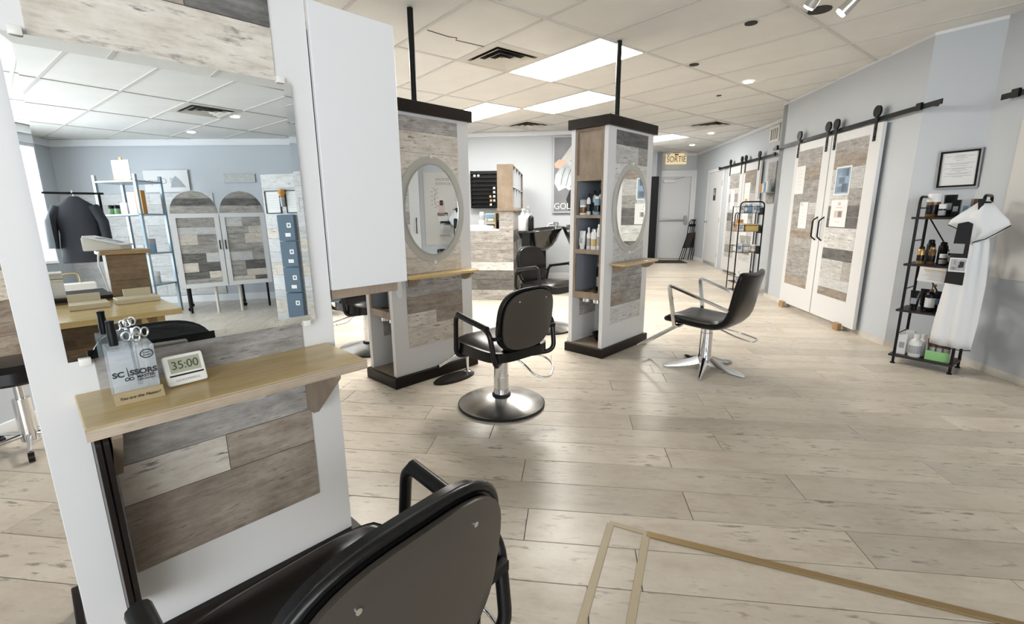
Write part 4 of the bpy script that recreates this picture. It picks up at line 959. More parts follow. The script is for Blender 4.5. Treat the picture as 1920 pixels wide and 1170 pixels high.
MB().box(-.25, .05, -.075, -.018, 1.93, 2.0).bevel(.006, 2).build('closer', plasticwhite, d1)
MB().bar((.0, -.06, 2.01), (.25, -.05, 2.055), .02, .012).build('closer_arm', steel, d1)
t = thing('exit_sign', 'lit cream exit sign reading SORTIE above the exit door', 'sign', nc(2.93, 12.40, 2.50), RZW)
MB().box(-.25, .25, -.03, .03, -.14, .12).bevel(.006, 1).build('housing', M('sign_cream', (.72, .60, .40), .5, emit=(1, .82, .5), es=.35), t)
MB().box(-.08, .08, -.03, .03, .119, .133).build('mount', M('sign_tan', (.45, .30, .14), .5), t, smooth=0)
text('lettering', 'SORTIE', .20, M('sign_brown', (.18, .09, .02), .6), t, (0, -.0315, -.025), (R(90), 0, 0), width=.72, depth=.001)
MB().box(-.045, .045, -.0335, -.029, .07, .105).build('badge', M('sign_brown'), t, smooth=0)
for x in (-.20, .22): MB().cyl((x, -.02, .10), (x, -.075, .095), .035, .042, 14).build('lamp_head', plasticwhite, t)
# black strip panel and mat
o = MB().box(-.09, .09, -.02, 0, 0, 2.06).bevel(.002, 1).build('dark_door_edge', plasticblack, None, nc(2.40, 12.14, 0), (0, 0, RZW)); tag(o, 'narrow black upright panel left of the exit door', 'panel')
o = MB().prism(rrect(-.42, .42, -.33, .33, .01, 2), .0005, .009, 'z').build('door_mat', M('mat_brown', (.025, .021, .019), .9), None, nc(2.72, 11.80, 0), (0, 0, RZW)); tag(o, 'dark brown mat in front of the exit door', 'mat')
# folding chair leaning folded
t = thing('folding_chair', 'folded black chair leaning beside the exit door', 'folding chair', nc(3.30, 12.20, 0), RZW)
for dx, yy in ((0, 0), (.06, .04), (.12, .08)):
    fr_ = MB().tube(fillet([(-.20 + dx, -.06 + yy, .01), (-.02 + dx, yy + .02, .62), (.02 + dx, yy + .05, .95), (.09 + dx, yy + .06, 1.03), (.15 + dx, yy + .06, .95), (.13 + dx, yy + .03, .60), (.02 + dx, -.06 + yy, .01)], .06, 4), .011, 8).build('frame', blackmetal, t)
    MB().prism([(-.12 + dx, .30), (.10 + dx, .32), (.14 + dx, .70), (.0 + dx, .68)], yy + .015, yy + .03, 'y').build('seat', M('chair_seat_dark', (.03, .022, .018), .6), t)
    MB().prism([(.02 + dx, .84), (.15 + dx, .84), (.14 + dx, .90), (.03 + dx, .90)], yy + .05, yy + .06, 'y').build('back_slat', blackmetal, t)

# ------------------------------------------------------------------ colour bar, shampoo area, back wall
dk_ = thing('colour_bar', 'plank clad colour bar counter in front of the back wall', 'counter', nc(-.60, 6.53, 0), RZW)
# local x to the left is negative; front face at y=0
MB().box(-1.6, -.02, .012, .62, 0, .955).box(-.20, -.012, .012, 1.9, 0, 1.255).build('carcass', M('counter_carcass', (.30, .29, .28), .6), dk_, smooth=0)
rr = rows_auto(-1.6, -.0, .0, .985, (.165, .10, .17, .12, .13, .15, .15), [P_GREY, P_PALE, P_DARK, P_GREY, P_GREY], random.Random(4), .35)
plank_rows(dk_, rr, .0, .012)
plank_rows(dk_, rows_auto(-.20, 0, .985, 1.255, (.13, .14), [P_GREY, P_GREY], random.Random(2), 0), .0, .012)
plank_rows(dk_, rows_auto(.012, 1.9, .0, 1.255, (.165, .10, .17, .12, .13, .15), [P_GREY, P_DARK, P_GREY], random.Random(8), .8), -.012, .0, 'x')
MB().box(-1.6, -.20, .0, .62, .985, 1.005).bevel(.002, 1).build('worktop', M('worktop_white', (.70, .70, .68), .35), dk_)
MB().box(-.23, .03, -.02, 1.92, 1.255, 1.29).bevel(.003, 1).build('pillar_cap', oak, dk_)
# cubby case on the pillar
cb = thing('cubby_case', 'washed oak cubby case of tubes on the colour bar pillar', 'cubby', nc(-.60, 6.53, 1.2905), RZW)
MB().box(-.22, -.205, 0, 1.86, 0, .585).box(-.205, .0, 0, .012, 0, .585).box(-.205, 0, 1.848, 1.86, 0, .585).box(-.205, 0, .012, 1.848, 0, .012).box(-.205, 0, .012, 1.848, .573, .585).build('case', oak, cb, smooth=0)
MB().box(-.205, -.001, .012, 1.848, .285, .30).build('shelf_board', psilver, cb, smooth=0)
MB().box(-.2048, -.200, .012, 1.848, .012, .573).build('back_liner', M('niche_dark', (.05, .05, .055), .7), cb, smooth=0)  # added dark sheet, paints the shade inside the cubby openings
for k in range(1, 4): MB().box(-.205, -.001, .012 + k * .459 - .006, .012 + k * .459 + .006, .012, .573).build('upright', psilver, cb, smooth=0)
rc = random.Random(12)
for k in range(4):
    for lv in (0, 1):
        y0 = .03 + k * .459
        for j in range(3):
            h = rc.uniform(.12, .24); y = y0 + .06 + j * .13
            v = Matrix.Translation(nc(-.60, 6.53, 1.2905)) @ Matrix.Rotation(RZW, 4, 'Z') @ Vector((-.06, y, .0125 + lv * .288))
            product('box', tuple(v), h, .038, rc.choice([pblack, pgrey, pwhite, pblack]), None, None, 'small carton, %s from the front in the %s row of the cubby case' % (ORD[k * 3 + j], ('lower', 'upper')[lv]), RZW + R(90), 'cartons in the cubby case')
# colour tube rack on the back wall
t = thing('colour_tube_rack', 'black wall rack of hair colour tubes above the colour bar', 'rack', (-.46, 8.70, 1.64), RZW)
MB().box(-.27, .27, .06, .075, -.33, .33).build('back_plate', plasticblack, t, smooth=0)
for k in range(9):
    z = -.31 + k * .073
    MB().box(-.27, .27, -.01, .06, z, z + .006).box(-.27, .27, -.014, -.008, z, z + .022).build('tier', plasticblack, t, smooth=0)
for x in (-.27, .265): MB().box(x - .004, x + .009, -.014, .07, -.33, .33).build('side', plasticblack, t, smooth=0)
tb_w = M('tube_white', (.72, .78, .82), .4); tb_o = M('tube_orange', (.62, .34, .06), .4)
for (x, k, m_, lab) in ((.155, 4, tb_w, 'white colour tube, highest of the right column in the tube rack'), (.155, 3, tb_w, 'white colour tube, second of the right column in the tube rack'), (.155, 2, tb_w, 'white colour tube, third of the right column in the tube rack'), (.155, 1, tb_w, 'white colour tube, fourth of the right column in the tube rack'), (.09, 0, tb_w, 'white colour tube low beside the orange ones in the tube rack'),
                        (.085, 2, tb_o, 'upper orange colour tube in the tube rack'), (.095, 1, tb_o, 'lower orange colour tube in the tube rack'), (-.20, 7, tb_w, 'pale round tube cap at the upper left of the tube rack'), (-.13, 7, tb_w, 'second pale round tube cap at the upper left of the tube rack')):
    o = MB().box(-.020, .020, -.005, .05, 0, .055).bevel(.006, 2).build('colour_tube', m_, None, tuple(Matrix.Translation((-.46, 8.70, 1.64)) @ Matrix.Rotation(RZW, 4, 'Z') @ Vector((x, .0, -.31 + k * .073 + .007))), (0, 0, RZW)); tag(o, lab, 'colour tube', 'hair colour tubes')
    MB().box(-.014, .014, -.0062, -.0048, .008, .03).build('print', inkgrey, o, smooth=0)
# bits on the colour bar
def dP(x, y, z=1.0055): return tuple(Matrix.Translation(nc(-.60, 6.53, 0)) @ Matrix.Rotation(RZW, 4, 'Z') @ Vector((x, y, z)))
product('can', dP(-.52, .50), .24, .045, pgrey, plasticwhite, pwhite, 'grey canister with a pale top on the colour bar', RZW)
t = thing('card_terminal', 'small blue and grey machine with a lit display on the colour bar', 'machine', dP(-.37, .48), RZW)
MB().box(-.075, .075, -.08, .08, 0, .10).box(-.065, .065, -.06, .08, .10, .15).bevel(.004, 1).build('body', M('machine_grey', (.40, .40, .38), .5), t); MB().box(-.08, .08, -.09, .09, .15, .215).bevel(.006, 1).build('lid', pblue, t); MB().box(-.04, .03, -.064, -.058, .11, .14).build('display', M('display_yellow', (.8, .7, .3), .5, emit=(1, .9, .5), es=.6), t); MB().box(-.06, .06, -.083, -.078, .02, .06).build('slot', plasticblack, t, smooth=0)
o = MB().prism([(-.25, 0), (.2, 0), (.2, .045), (-.1, .06), (-.25, .03)], -.10, .10, 'y').bevel(.01, 2).build('folded_towel', cape_w, None, dP(-.50, .12), (0, 0, RZW)); tag(o, 'folded pale towel lying on the colour bar', 'towel')
t = thing('wooden_stand', 'small wooden stand beside the pillar on the colour bar', 'stand', dP(-.25, .30), RZW)
MB().box(-.04, -.025, -.06, .10, 0, .22).box(-.04, .045, -.06, .10, .22, .235).box(-.04, .045, .085, .10, 0, .22).build('frame', wood('stand_pine', (.40, .27, .12), (.50, .35, .17), (.58, .43, .23)), t, smooth=0); MB().lathe([(0, 0), (.028, 0), (.03, .08), (.02, .12), (0, .12)], 14, (.012, .02, 0)).build('dark_bundle', plasticblack, t)
# shampoo basins with reclining chairs
bowlmat = M('basin_black_gloss', (.010, .010, .011), .08, spec=.6, coat=.4)
def basin(label, loc, rz):
    t = thing('shampoo_basin', label, 'basin', loc, rz, 'shampoo basins')
    mb = MB(); n = 36
    prof = [(.02, .66, .0), (.13, .68, .0), (.20, .76, .01), (.255, .90, .02), (.285, .955, .03), (.29, .975, .03), (.262, .975, .03), (.235, .91, .02), (.18, .80, .01), (.10, .73, 0), (.0, .72, 0)]
    rows = []
    for r, z, o_ in prof:
        rows.append([mb.bm.verts.new((r * math.cos(2 * math.pi * k / n) * 1.0, r * math.sin(2 * math.pi * k / n) * 1.15 + o_, z + (.03 * math.sin(2 * math.pi * k / n) if r > .25 else 0))) for k in range(n)])
    for a_, b2 in zip(rows, rows[1:]):
        for k in range(n): mb.bm.faces.new((a_[k], a_[(k + 1) % n], b2[(k + 1) % n], b2[k]))
    mb.build('bowl', bowlmat, t, smooth=70)
    MB().lathe([(0, 0), (.13, 0), (.13, .02), (.07, .05), (.06, .66), (.10, .69), (0, .69)], 24).build('pedestal', plasticblack, t)
    MB().tube(fillet([(.0, .27, .975), (.0, .27, 1.06), (.0, .16, 1.06), (.0, .14, 1.02)], .03, 4), .011, 8).build('tap', chrome, t)
    MB().cyl((-.07, .28, .98), (-.07, .28, 1.03), .016, n=12).build('tap_handle', chrome, t)
    return t
basin('nearer glossy black shampoo basin behind the facing salon chair', (.40, 7.04, 0), R(-80))
basin('farther glossy black shampoo basin beside the back wall', (.52, 7.85, 0), R(-80))
def shampoo_chair(label, loc, rz):
    t = thing('shampoo_chair', label, 'chair', loc, rz, 'reclining shampoo chairs')
    mb = MB(); cushion(mb, .24, .25, .11, 4, lambda u, v, d: (u, v, .44 + d), 32); mb.build('seat', leather, t, smooth=60)
    mb = MB(); cushion(mb, .235, .34, .08, 3.2, lambda u, v, d: (u, -.30 - .38 * v + d, .76 + .78 * v - .0), 32); mb.build('backrest', leather, t, smooth=60)
    mb = MB(); cushion(mb, .20, .17, .08, 4, lambda u, v, d: (u, .36 + .4 * v + d * .5, .30 + .75 * v * -1 + d), 28); mb.build('legrest', leather, t, smooth=60)
    for s in (-1, 1):
        MB().tube(fillet([(s * .29, -.26, .62), (s * .29, .20, .60), (s * .29, .24, .55)], .03, 3), .024, 10).build('armrest', chrome, t)
        MB().bar((s * .285, .13, .59), (s * .285, -.20, .02), .04, .014).bar((s * .285, -.17, .60), (s * .285, .2, .02), .04, .014).build('cross_leg', chrome, t)
    return t
shampoo_chair('nearer black reclining shampoo chair with chrome arms', (1.22, 6.98, 0), R(-88))
shampoo_chair('farther black reclining shampoo chair with chrome arms', (1.38, 7.84, 0), R(-88))
product('pump', (.155, 6.63, .985), .30, .062, pwhite, pwhite, None, 'large white pump bottle beside the nearer shampoo basin', 1.0)
product('pump', (.275, 6.60, .985), .28, .040, pblack, pgrey, None, 'black pump bottle beside the nearer shampoo basin', 2.0)
product('pump', (.225, 6.71, .985), .33, .035, pwhite, pgrey, pgrey, 'slim pale pump bottle beside the nearer shampoo basin', .3)
t = thing('basin_ledge', 'black ledge holding pump bottles behind the nearer shampoo basin', 'ledge', (.20, 6.64, 0), RZW)
MB().box(-.10, .13, -.12, .10, .955, .983).bevel(.006, 2).build('top', bowlmat, t); MB().box(-.05, .06, -.06, .06, 0, .955).build('column', plasticblack, t)
# poster on the back wall
t = thing('hair_poster', 'tall hair salon poster reading GOLD on the back wall beside the right station', 'poster', (1.22, 8.635, 1.88), RZW)
MB().ringplate(rrect(-.47, .47, -.665, .665, .003, 1), rrect(-.445, .445, -.64, .64, .003, 1), -.014, .004, 'y').build('frame', M('poster_frame', (.45, .46, .48), .4), t, smooth=0)
MB().box(-.45, .45, -.004, 0, -.645, .645).build('sheet', M('poster_bg', (.20, .205, .22), .5, vary=.15), t, smooth=0)
skin = M('print_skin', (.62, .46, .36), .6); hair_l = M('print_hair', (.55, .60, .63), .6, vary=.45); 
MB().prism([(-.40, .16), (-.10, .56), (.06, .60), (.02, .48), (-.16, .24), (-.26, .06)], -.0055, -.0035, 'y').build('printed_arm', M('print_sleeve', (.58, .56, .55), .6), t, smooth=0)
MB().prism([(-.44, .20), (-.36, .27), (-.24, .25), (-.20, .16), (-.32, .10), (-.43, .13)], -.0060, -.0035, 'y').build('printed_hand', skin, t, smooth=0)
MB().prism([(-.34, .12), (-.22, .20), (.0, .30), (.14, .20), (.12, -.02), (-.02, -.18), (-.12, -.30), (-.24, -.22), (-.36, -.28), (-.44, -.14), (-.42, .0)], -.0062, -.0035, 'y').build('printed_hair', hair_l, t, smooth=0)
for k in range(9):
    x = -.40 + k * .055; MB().tube([(x + .03 * math.sin(k), -.006, -.16 - .012 * k), (x + .05, -.0062, .0), (x + .10, -.006, .12)], .006, 5).build('printed_curl', M('print_hair_dark', (.16, .20, .24), .6) if k % 2 else M('print_hair_pale', (.68, .69, .68), .6), t)
MB().prism([(-.16, -.26), (.10, -.12), (.22, -.30), (.30, -.62), (-.18, -.62), (-.22, -.42)], -.0064, -.0035, 'y').build('printed_dress', ink, t, smooth=0)
text('poster_lettering', 'GOLDWELL', .155, paper, t, (-.445, -.0075, -.55), (R(90), 0, 0), align='LEFT', width=.95)
# trolley and chair castor seen under the open door
t = thing('equipment_trolley', 'dark blue trolley on castors behind the middle station', 'trolley', (-2.28, 5.75, 0), .2)
MB().box(-.25, .25, -.2, .2, .18, .55).bevel(.02, 2).build('bin', M('trolley_blue', (.05, .085, .14), .5), t)
for x, y in ((-.22, -.17), (.22, -.17), (-.22, .17), (.22, .17)):
    f_ = MB().bar((x, y, .18), (x + .02, y, .07), .05, .03).build('fork', psilver, t); MB().cyl((x + .02, y - .014, .055), (x + .02, y + .014, .055), .055, n=18).build('wheel', plasticwhite, f_)
MB().bar((-.3, -.22, .52), (.3, -.22, .60), .03, .05).build('tray_edge', plasticwhite, t)

# ------------------------------------------------------------------ products in the right station's niches
S3 = Matrix.Translation((*ab(3.288, 2.088), 0)) @ Matrix.Rotation(TA, 4, 'Z')
def s3(x, y, z): return tuple(S3 @ Vector((x, y, z)))
def niche(z, row, items):
    for i, (kind, x, y, h, r, body, cap, band, look) in enumerate(items):
        product(kind, s3(x, y, z), h, r, body, cap, band, '%s, %s from left, %s niche of right station' % (look, ORD[i], row), TA - R(90), 'bottles in the station niches')
niche(1.2165, 'upper', [('jar', .075, .285, .125, .028, pwhite, pclear, amber, 'pale jar'), ('bottle', .085, .235, .175, .018, pwhite, pblack, pblack, 'slim white bottle with black cap'), ('bottle', .13, .205, .20, .019, pwhite, pblack, pblack, 'tall white bottle with black cap'), ('bottle', .14, .155, .205, .022, pwhite, pblack, pgrey, 'tall pale bottle with black cap'), ('can', .065, .135, .15, .026, pblue, pwhite, pblack, 'blue can'), ('bottle', .10, .098, .19, .014, pwhite, pblack, None, 'narrow white bottle with black cap')])
niche(.9255, 'middle', [('tube', .075, .285, .155, .030, pwhite, pwhite, pgrey, 'white squeeze tube'), ('bottle', .085, .225, .185, .019, pwhite, pwhite, pgrey, 'slim white bottle'), ('can', .075, .165, .175, .026, pwhite, psilver, pkraft, 'white can with a tan label'), ('can', .075, .108, .215, .025, pwhite, pwhite, pgrey, 'tall white can')])
niche(.5545, 'lower', [('can', .19, .17, .25, .032, pblack, pgrey, psilver, 'tall black spray can')])
t = thing('black_bowl', 'black tint bowl lying in the foot of the right station', 'bowl', s3(.24, .16, .0850), TA)
MB().lathe([(0, 0), (.05, 0), (.085, .05), (.09, .075), (.082, .075), (.045, .012), (0, .012)], 24).build('bowl', plasticblack, t)
MB().bar((-.08, 0, .06), (-.15, .03, .065), .03, .008).build('lip', plasticblack, t)

# ------------------------------------------------------------------ on and under the nearest station's shelf
S1 = Matrix.Translation((*ab(LA, LB), 0)) @ Matrix.Rotation(TA, 4, 'Z')
def s1(x, y, z): return tuple(S1 @ Vector((x, y, z)))
t = thing('scissors_box', 'clear acrylic scissors holder lettered SCISSORS MASTER on the nearest shelf', 'holder', s1(.205, -.085, .8155), TA)
w, dp, hh = .043, .044, .130
MB().box(-w, w, -dp, dp, hh - .004, hh).bevel(.001, 1).build('top_plate', acrylic, t)
MB().box(-w, w, -dp, -dp + .003, 0, hh - .004).build('front_plate', acrylic, t, smooth=0); MB().box(-w, w, dp - .003, dp, 0, hh - .004).build('back_plate', acrylic, t, smooth=0)
MB().box(-w, -w + .003, -dp + .003, dp - .003, 0, hh - .004).build('side_plate', acrylic, t, smooth=0); MB().box(w - .003, w, -dp + .003, dp - .003, 0, hh - .004).build('side_plate', acrylic, t, smooth=0)
MB().prism([(-dp - .018, .0), (-dp - .001, .0), (-dp - .001, .026), (-dp - .004, .026)], -w - .004, w + .004, 'x').build('name_plate', M('plate_amber', (.55, .43, .25), .1, trans=.3, ior=1.2), t)
RTX = (R(90), 0, 0)
text('lettering', 'SC  SSORS', .0175, ink, t, (.0, -dp - .0012, .068), RTX, width=1.06, bold=.03)
text('lettering', 'MASTER', .0095, ink, t, (.019, -dp - .0012, .0565), RTX, bold=.02)
text('lettering', '1-833-324-9229' if False else '1.833.324.9229', .0055, ink, t, (.019, -dp - .0012, .049), RTX)
MB().tube([(-.0125, -dp - .001, .060), (-.0145, -dp - .001, .084)], .0013, 6, r_end=.0004).build('scissors_print', ink, t)
for x in (-.0165, -.008): MB().tube([(x + .0037 * math.cos(k * .7), -dp - .001, .0545 + .0037 * math.sin(k * .7)) for k in range(9)], .001, 5, True).build('scissors_print', ink, t)
text('lettering', 'You are the Master!', .0095, ink, t, (.0, -dp - .0125, .013), (R(60), 0, 0), shear=.35)
MB().tube([(.027 + .012 * math.cos(2 * math.pi * k / 24), -dp - .001, .109 + .010 * math.sin(2 * math.pi * k / 24)) for k in range(24)], .0012, 5, True).build('stamp_ring', ink, t)
text('lettering', 'ONLY', .0055, ink, t, (.027, -dp - .0012, .1115), RTX); text('lettering', 'SHARP', .005, ink, t, (.027, -dp - .0012, .1055), RTX)
for i, (x, y, lab) in enumerate(((.012, .012, 'silver scissors standing in the clear holder, left of the pair'), (.026, -.012, 'silver scissors standing in the clear holder, right of the pair'))):
    s_ = thing('scissors', lab, 'scissors', s1(.205 + x, -.085 + y, .8155), TA + .4 * i)
    for k in (-1, 1):
        MB().bar((k * .002, 0, .02), (k * .006, 0, .135), .002, .006).build('blade', chrome, s_)
        MB().tube([(k * .011 + .008 * math.cos(2 * math.pi * j / 14), .002 * k, .150 + .013 * k * .3 + .011 * math.sin(2 * math.pi * j / 14)) for j in range(14)], .0022, 6, True).build('finger_ring', chrome, s_)
o = MB().lathe([(0, 0), (.009, 0), (.010, .02), (.008, .05), (.009, .06), (0, .062)], 12).build('clipper_guard', plasticblack, None, s1(.180, -.085, .9465)); tag(o, 'small black clip standing on top of the clear holder', 'clip')
t = thing('digital_timer', 'white digital timer showing 35:00 leaning on the nearest shelf', 'timer', s1(.312, -.095, .818), TA)
tm = Matrix.Rotation(R(-18), 4, 'X')
def tl_(o): o.rotation_euler = (R(-18), 0, R(5)); return o
tl_(MB().prism(rrect(-.044, .044, 0, .078, .006), -.006, .010, 'y').bevel(.002, 1).build('case', M('timer_cream', (.74, .72, .66), .4), t))
tl_(MB().box(-.034, .034, -.0072, -.005, .032, .070).build('display', M('lcd_grey', (.36, .37, .27), .3), t, smooth=0))
MB().box(-.038, .038, -.0070, -.004, .023, .027).build('slot', plasticblack, t, smooth=0).rotation_euler = (R(-18), 0, R(5))
gl = Matrix.Rotation(R(5), 4, 'Z') @ Matrix.Rotation(R(-18), 4, 'X')
text('digits', '35:00', .030, M('lcd_ink', (.06, .07, .05), .5), t, tuple(gl @ Vector((0, -.0078, .050))), (R(90 - 18), 0, R(5)), width=.92)
text('brand_print', 'GOLDWELL', .0085, inkgrey, t, tuple(gl @ Vector((0, -.0068, .0115))), (R(90 - 18), 0, R(5)), width=1.2)
MB().bar((0, .028, .002), (0, .012, .05), .03, .002).build('prop', M('timer_cream'), t)
# thin dark frames stored upright under the shelf
t = thing('hanging_frames', 'two thin dark framed panels hanging under the left end of the nearest shelf', 'frames', s1(.118, -.075, .20), TA)
for i, (x, m_) in enumerate(((-.009, P_DARK), (.005, M('panel_bronze', (.10, .075, .055), .35)))):
    p = MB().prism(rrect(-.105, .085, .0 + .04 * i, .56, .02), x, x + .008, 'x').build('panel', m_, t)
    MB().ringplate(rrect(-.108, .088, -.003 + .04 * i, .563, .02), rrect(-.10, .08, .006 + .04 * i, .553, .016), x - .001, x + .009, 'x').build('rim', dark_base, p)
MB().box(-.012, .016, -.05, -.03, .55, .585).build('hanger', plasticwhite, t, smooth=0)

# ------------------------------------------------------------------ strips let into the floor
def strip(name, lab, p, q, w, mat, h=.004):
    p, q = Vector(p), Vector(q); d = q - p
    o = MB().box(0, d.length, -w / 2, w / 2, 0.0003, h).bevel(.0015, 1).build(name, mat, None, (p.x, p.y, 0), (0, 0, math.atan2(d.y, d.x))); tag(o, lab, 'floor strip', 'strips let into the floor')
strip('floor_strip', 'left beige strip of the narrow floor inset at the bottom', (.395, 1.665), (.03, .76), .028, beige)
strip('floor_strip', 'right beige strip of the narrow floor inset at the bottom', (.522, 1.60), (.14, .66), .028, beige)
strip('floor_strip', 'short beige strip closing the narrow floor inset', (.393, 1.672), (.53, 1.606), .024, beige, .0045)
strip('floor_strip', 'long brown strip running to the bottom right corner', (.525, 1.602), (2.1, .95), .032, brass, .006)
# ------------------------------------------------------------------ left wall panel behind the nearest station
t = thing('plank_panel', 'taupe plank panel on the left wall behind the stool', 'panel', nc(-3.118, 2.29, 0), RZW)
plank_rows(t, rows_auto(-.5, .5, .42, 1.7, (.19, .17, .2), [P_BROWN, P_LIGHT, P_BROWN], random.Random(6), .5), .0, .012, 'x')

# ------------------------------------------------------------------ reception, behind the viewer (seen in the large mirror)
rd = thing('reception_desk', 'brown plank reception desk with a raised pillar seen in the large mirror', 'desk', abz(.64, -1.47), TA + R(180))
# local x runs to the left of the desk (negative a), local y away from the mirror (negative b)
MB().box(.26, 1.5, .014, .55, 0, .735).box(.01, .23, .014, .30, 0, 1.045).build('carcass', M('desk_carcass', (.16, .11, .07), .6), rd, smooth=0)
plank_rows(rd, rows_auto(0, .24, .0, 1.045, (.19, .15, .17, .18), [P_DESK], random.Random(1), 0), .0, .014)
plank_rows(rd, rows_auto(.24, 1.5, .0, .735, (.19, .15, .17, .18), [P_DESK], random.Random(3), .6), .0, .014)
MB().box(-.03, .27, -.03, .33, 1.045, 1.075).bevel(.004, 1).build('pillar_cap', wood('cap_oak', (.28, .17, .07), (.38, .24, .11), (.46, .31, .15)), rd)
MB().box(.24, 1.52, -.02, .57, .735, .76).bevel(.003, 1).build('desk_top', dark_base, rd)
ct = thing('plywood_counter', 'low golden plywood counter before the reception desk seen in the mirror', 'counter', abz(.64, -1.44), TA + R(180))
MB().box(0, 1.25, -.90, -.0, .685, .72).bevel(.002, 1).build('top', ply, ct)
for x in (.08, .60, 1.15): MB().box(x, x + .04, -.80, -.02, .60, .685).build('bearer', ply, ct, smooth=0); MB().box(x, x + .04, -.12, -.04, 0, .60).build('leg', ply, ct, smooth=0)
DS = Matrix.Translation((*ab(.64, -1.47), 0)) @ Matrix.Rotation(TA + R(180), 4, 'Z')
def rdP(x, y, z): return tuple(DS @ Vector((x, y, z)))
creamtray = M('tray_cream', (.66, .58, .42), .5)
for i, (x, y, w_, d_) in enumerate(((.14, -.30, .12, .10), (.44, -.34, .14, .11))):
    t = thing('foil_tray', 'pale wooden tray with a raised back on the plywood counter, %s' % ('right one', 'left one')[i], 'tray', rdP(x, y, .7205), TA + R(180))
    MB().box(-w_, w_, -d_, d_, 0, .035).bevel(.003, 1).build('base', creamtray, t); MB().box(-w_ * .8, w_ * .5, d_ - .02, d_, .035, .085).build('raised_back', creamtray, t, smooth=0)
def till(label, loc, rz, w=.15, d=.20, h=.16):
    t = thing('till_terminal', label, 'till', loc, rz, 'white till terminals')
    MB().prism([(-d, 0), (d, 0), (d, h), (d - .02, h), (-d, h * .35)], -w, w, 'x').bevel(.008, 2).build('body', M('till_beige', (.70, .66, .58), .45), t)
    M_ = Matrix.Rotation(math.atan2(h * .65, 2 * d - .02), 4, 'X')
    MB().box(-w * .8, w * .8, .03, 2 * d - .06, .0, .006, Matrix.Translation((0, -d, h * .35)) @ M_).build('screen', M('screen_dark', (.05, .06, .07), .2), t, smooth=0)
    MB().ringplate(rrect(-w * 1.05, w * 1.05, -.01, 2 * d, .01), rrect(-w * .8, w * .8, .03, 2 * d - .06, .01), 0, .009, 'z').build('bezel', plasticwhite, t).matrix_basis = Matrix.Translation((0, -d, h * .35)) @ M_
    return t
till('white till terminal on the reception desk pillar', rdP(.20, .15, 1.0755), TA + R(120), .085, .12, .10)
o = MB().box(-.28, .28, -.16, .16, 0, .13).bevel(.004, 1).build('receipt_box', M('till_beige'), None, rdP(.80, .20, .7605), (0, 0, TA + R(180))); tag(o, 'low beige printer box on the reception desk', 'box'); MB().box(-.20, .02, -.163, -.16, .02, .11).build('white_sheet', paper, o, smooth=0)
till('second white till terminal on the printer box of the reception desk', rdP(.80, .22, .8910), TA + R(180), .18, .14, .11)
MB_ = MB().tube(fillet([rdP(.275, -.04, 1.07), rdP(.29, -.05, .98), rdP(.27, -.05, .88), rdP(.26, -.05, .79)], .08, 5), .006, 6).build('power_cable', plasticwhite); tag(MB_, 'white power cable hanging from the till on the reception desk', 'cable')
t = thing('sneeze_screen', 'clear counter screen with a dark panel on the reception desk', 'screen', rdP(1.0, .45, .7605), TA + R(180))
MB().box(-.35, .35, 0, .006, .10, .62).build('pane', acrylic, t, smooth=0); MB().box(-.06, .12, .010, .03, .16, .60).build('dark_panel', M('panel_charcoal', (.05, .045, .045), .5), t, smooth=0)
for x in (-.3, .3): MB().box(x - .02, x + .02, -.04, .05, 0, .10).build('foot', psilver, t, smooth=0)
# arched cabinet
cbn = thing('arched_cabinet', 'white framed plank cabinet with two arched tops seen in the mirror', 'cabinet', (4.44, -2.27, 0), R(61.2))
CWD = 1.14
MB().box(0.02, CWD - .02, -.36, -.022, .42, 1.40).build('body', white, cbn, smooth=0)
for x0, x1 in ((0, .565), (.575, CWD)):
    d_ = MB().ringplate(rrect(x0, x1, .40, 1.43, .004, 1), rrect(x0 + .06, x1 - .06, .46, 1.37, .004, 1), -.02, .005, 'y').build('door', white_door, cbn, smooth=0)
    plank_rows(cbn, rows_auto(x0 + .061, x1 - .061, .46, 1.37, (.13, .10, .14, .12, .13), [P_GREY, P_LIGHT, P_GREY, P_DARK, P_WHITE], random.Random(int(x0 * 10) + 5), .6), -.018, -.006)
    hx = x1 - .03 if x0 == 0 else x0 + .03
    MB().tube(fillet([(hx, .004, 1.05), (hx, .035, 1.03), (hx, .035, .95), (hx, .004, .93)], .012, 3), .008, 8).build('handle', blackmetal, d_)
    cx = (x0 + x1) / 2; r_ = (x1 - x0) / 2
    arc = [(cx + r_ * math.cos(R(a_)), 1.432 + .31 * math.sin(R(a_))) for a_ in range(0, 181, 10)]
    MB().prism(arc, -.03, -.012, 'y').build('arch_board', white_door, cbn, smooth=0)
    zb = 1.434
    for k, m_ in enumerate((P_GREY, P_DARK, P_GREY)):
        z0, z1 = zb + k * .10, min(zb + (k + 1) * .10, 1.735)
        def xa(z): 
            q = max(0, 1 - ((z - 1.432) / .30) ** 2); return (r_ - .008) * math.sqrt(q)
        pts = [(cx - xa(z0), z0), (cx + xa(z0), z0)] + [(cx + xa(z0 + (z1 - z0) * j / 5), z0 + (z1 - z0) * j / 5) for j in range(1, 6)] + [(cx - xa(z0 + (z1 - z0) * j / 5), z0 + (z1 - z0) * j / 5) for j in range(5, 0, -1)]
        MB().prism([(u - cx, v - zb) for u, v in pts], -.006, .006, 'y').build('plank', m_, cbn, (cx, -.006, zb), smooth=0)
for x in (.40, .70): MB().cyl((x, -.10, 0), (x, -.10, .42), .020, n=14).build('leg', M('leg_cream', (.62, .60, .52), .5), cbn)
for x in (.06, CWD - .06): MB().cyl((x, -.30, 0), (x, -.30, .42), .016, n=12).build('leg', blackmetal, cbn)
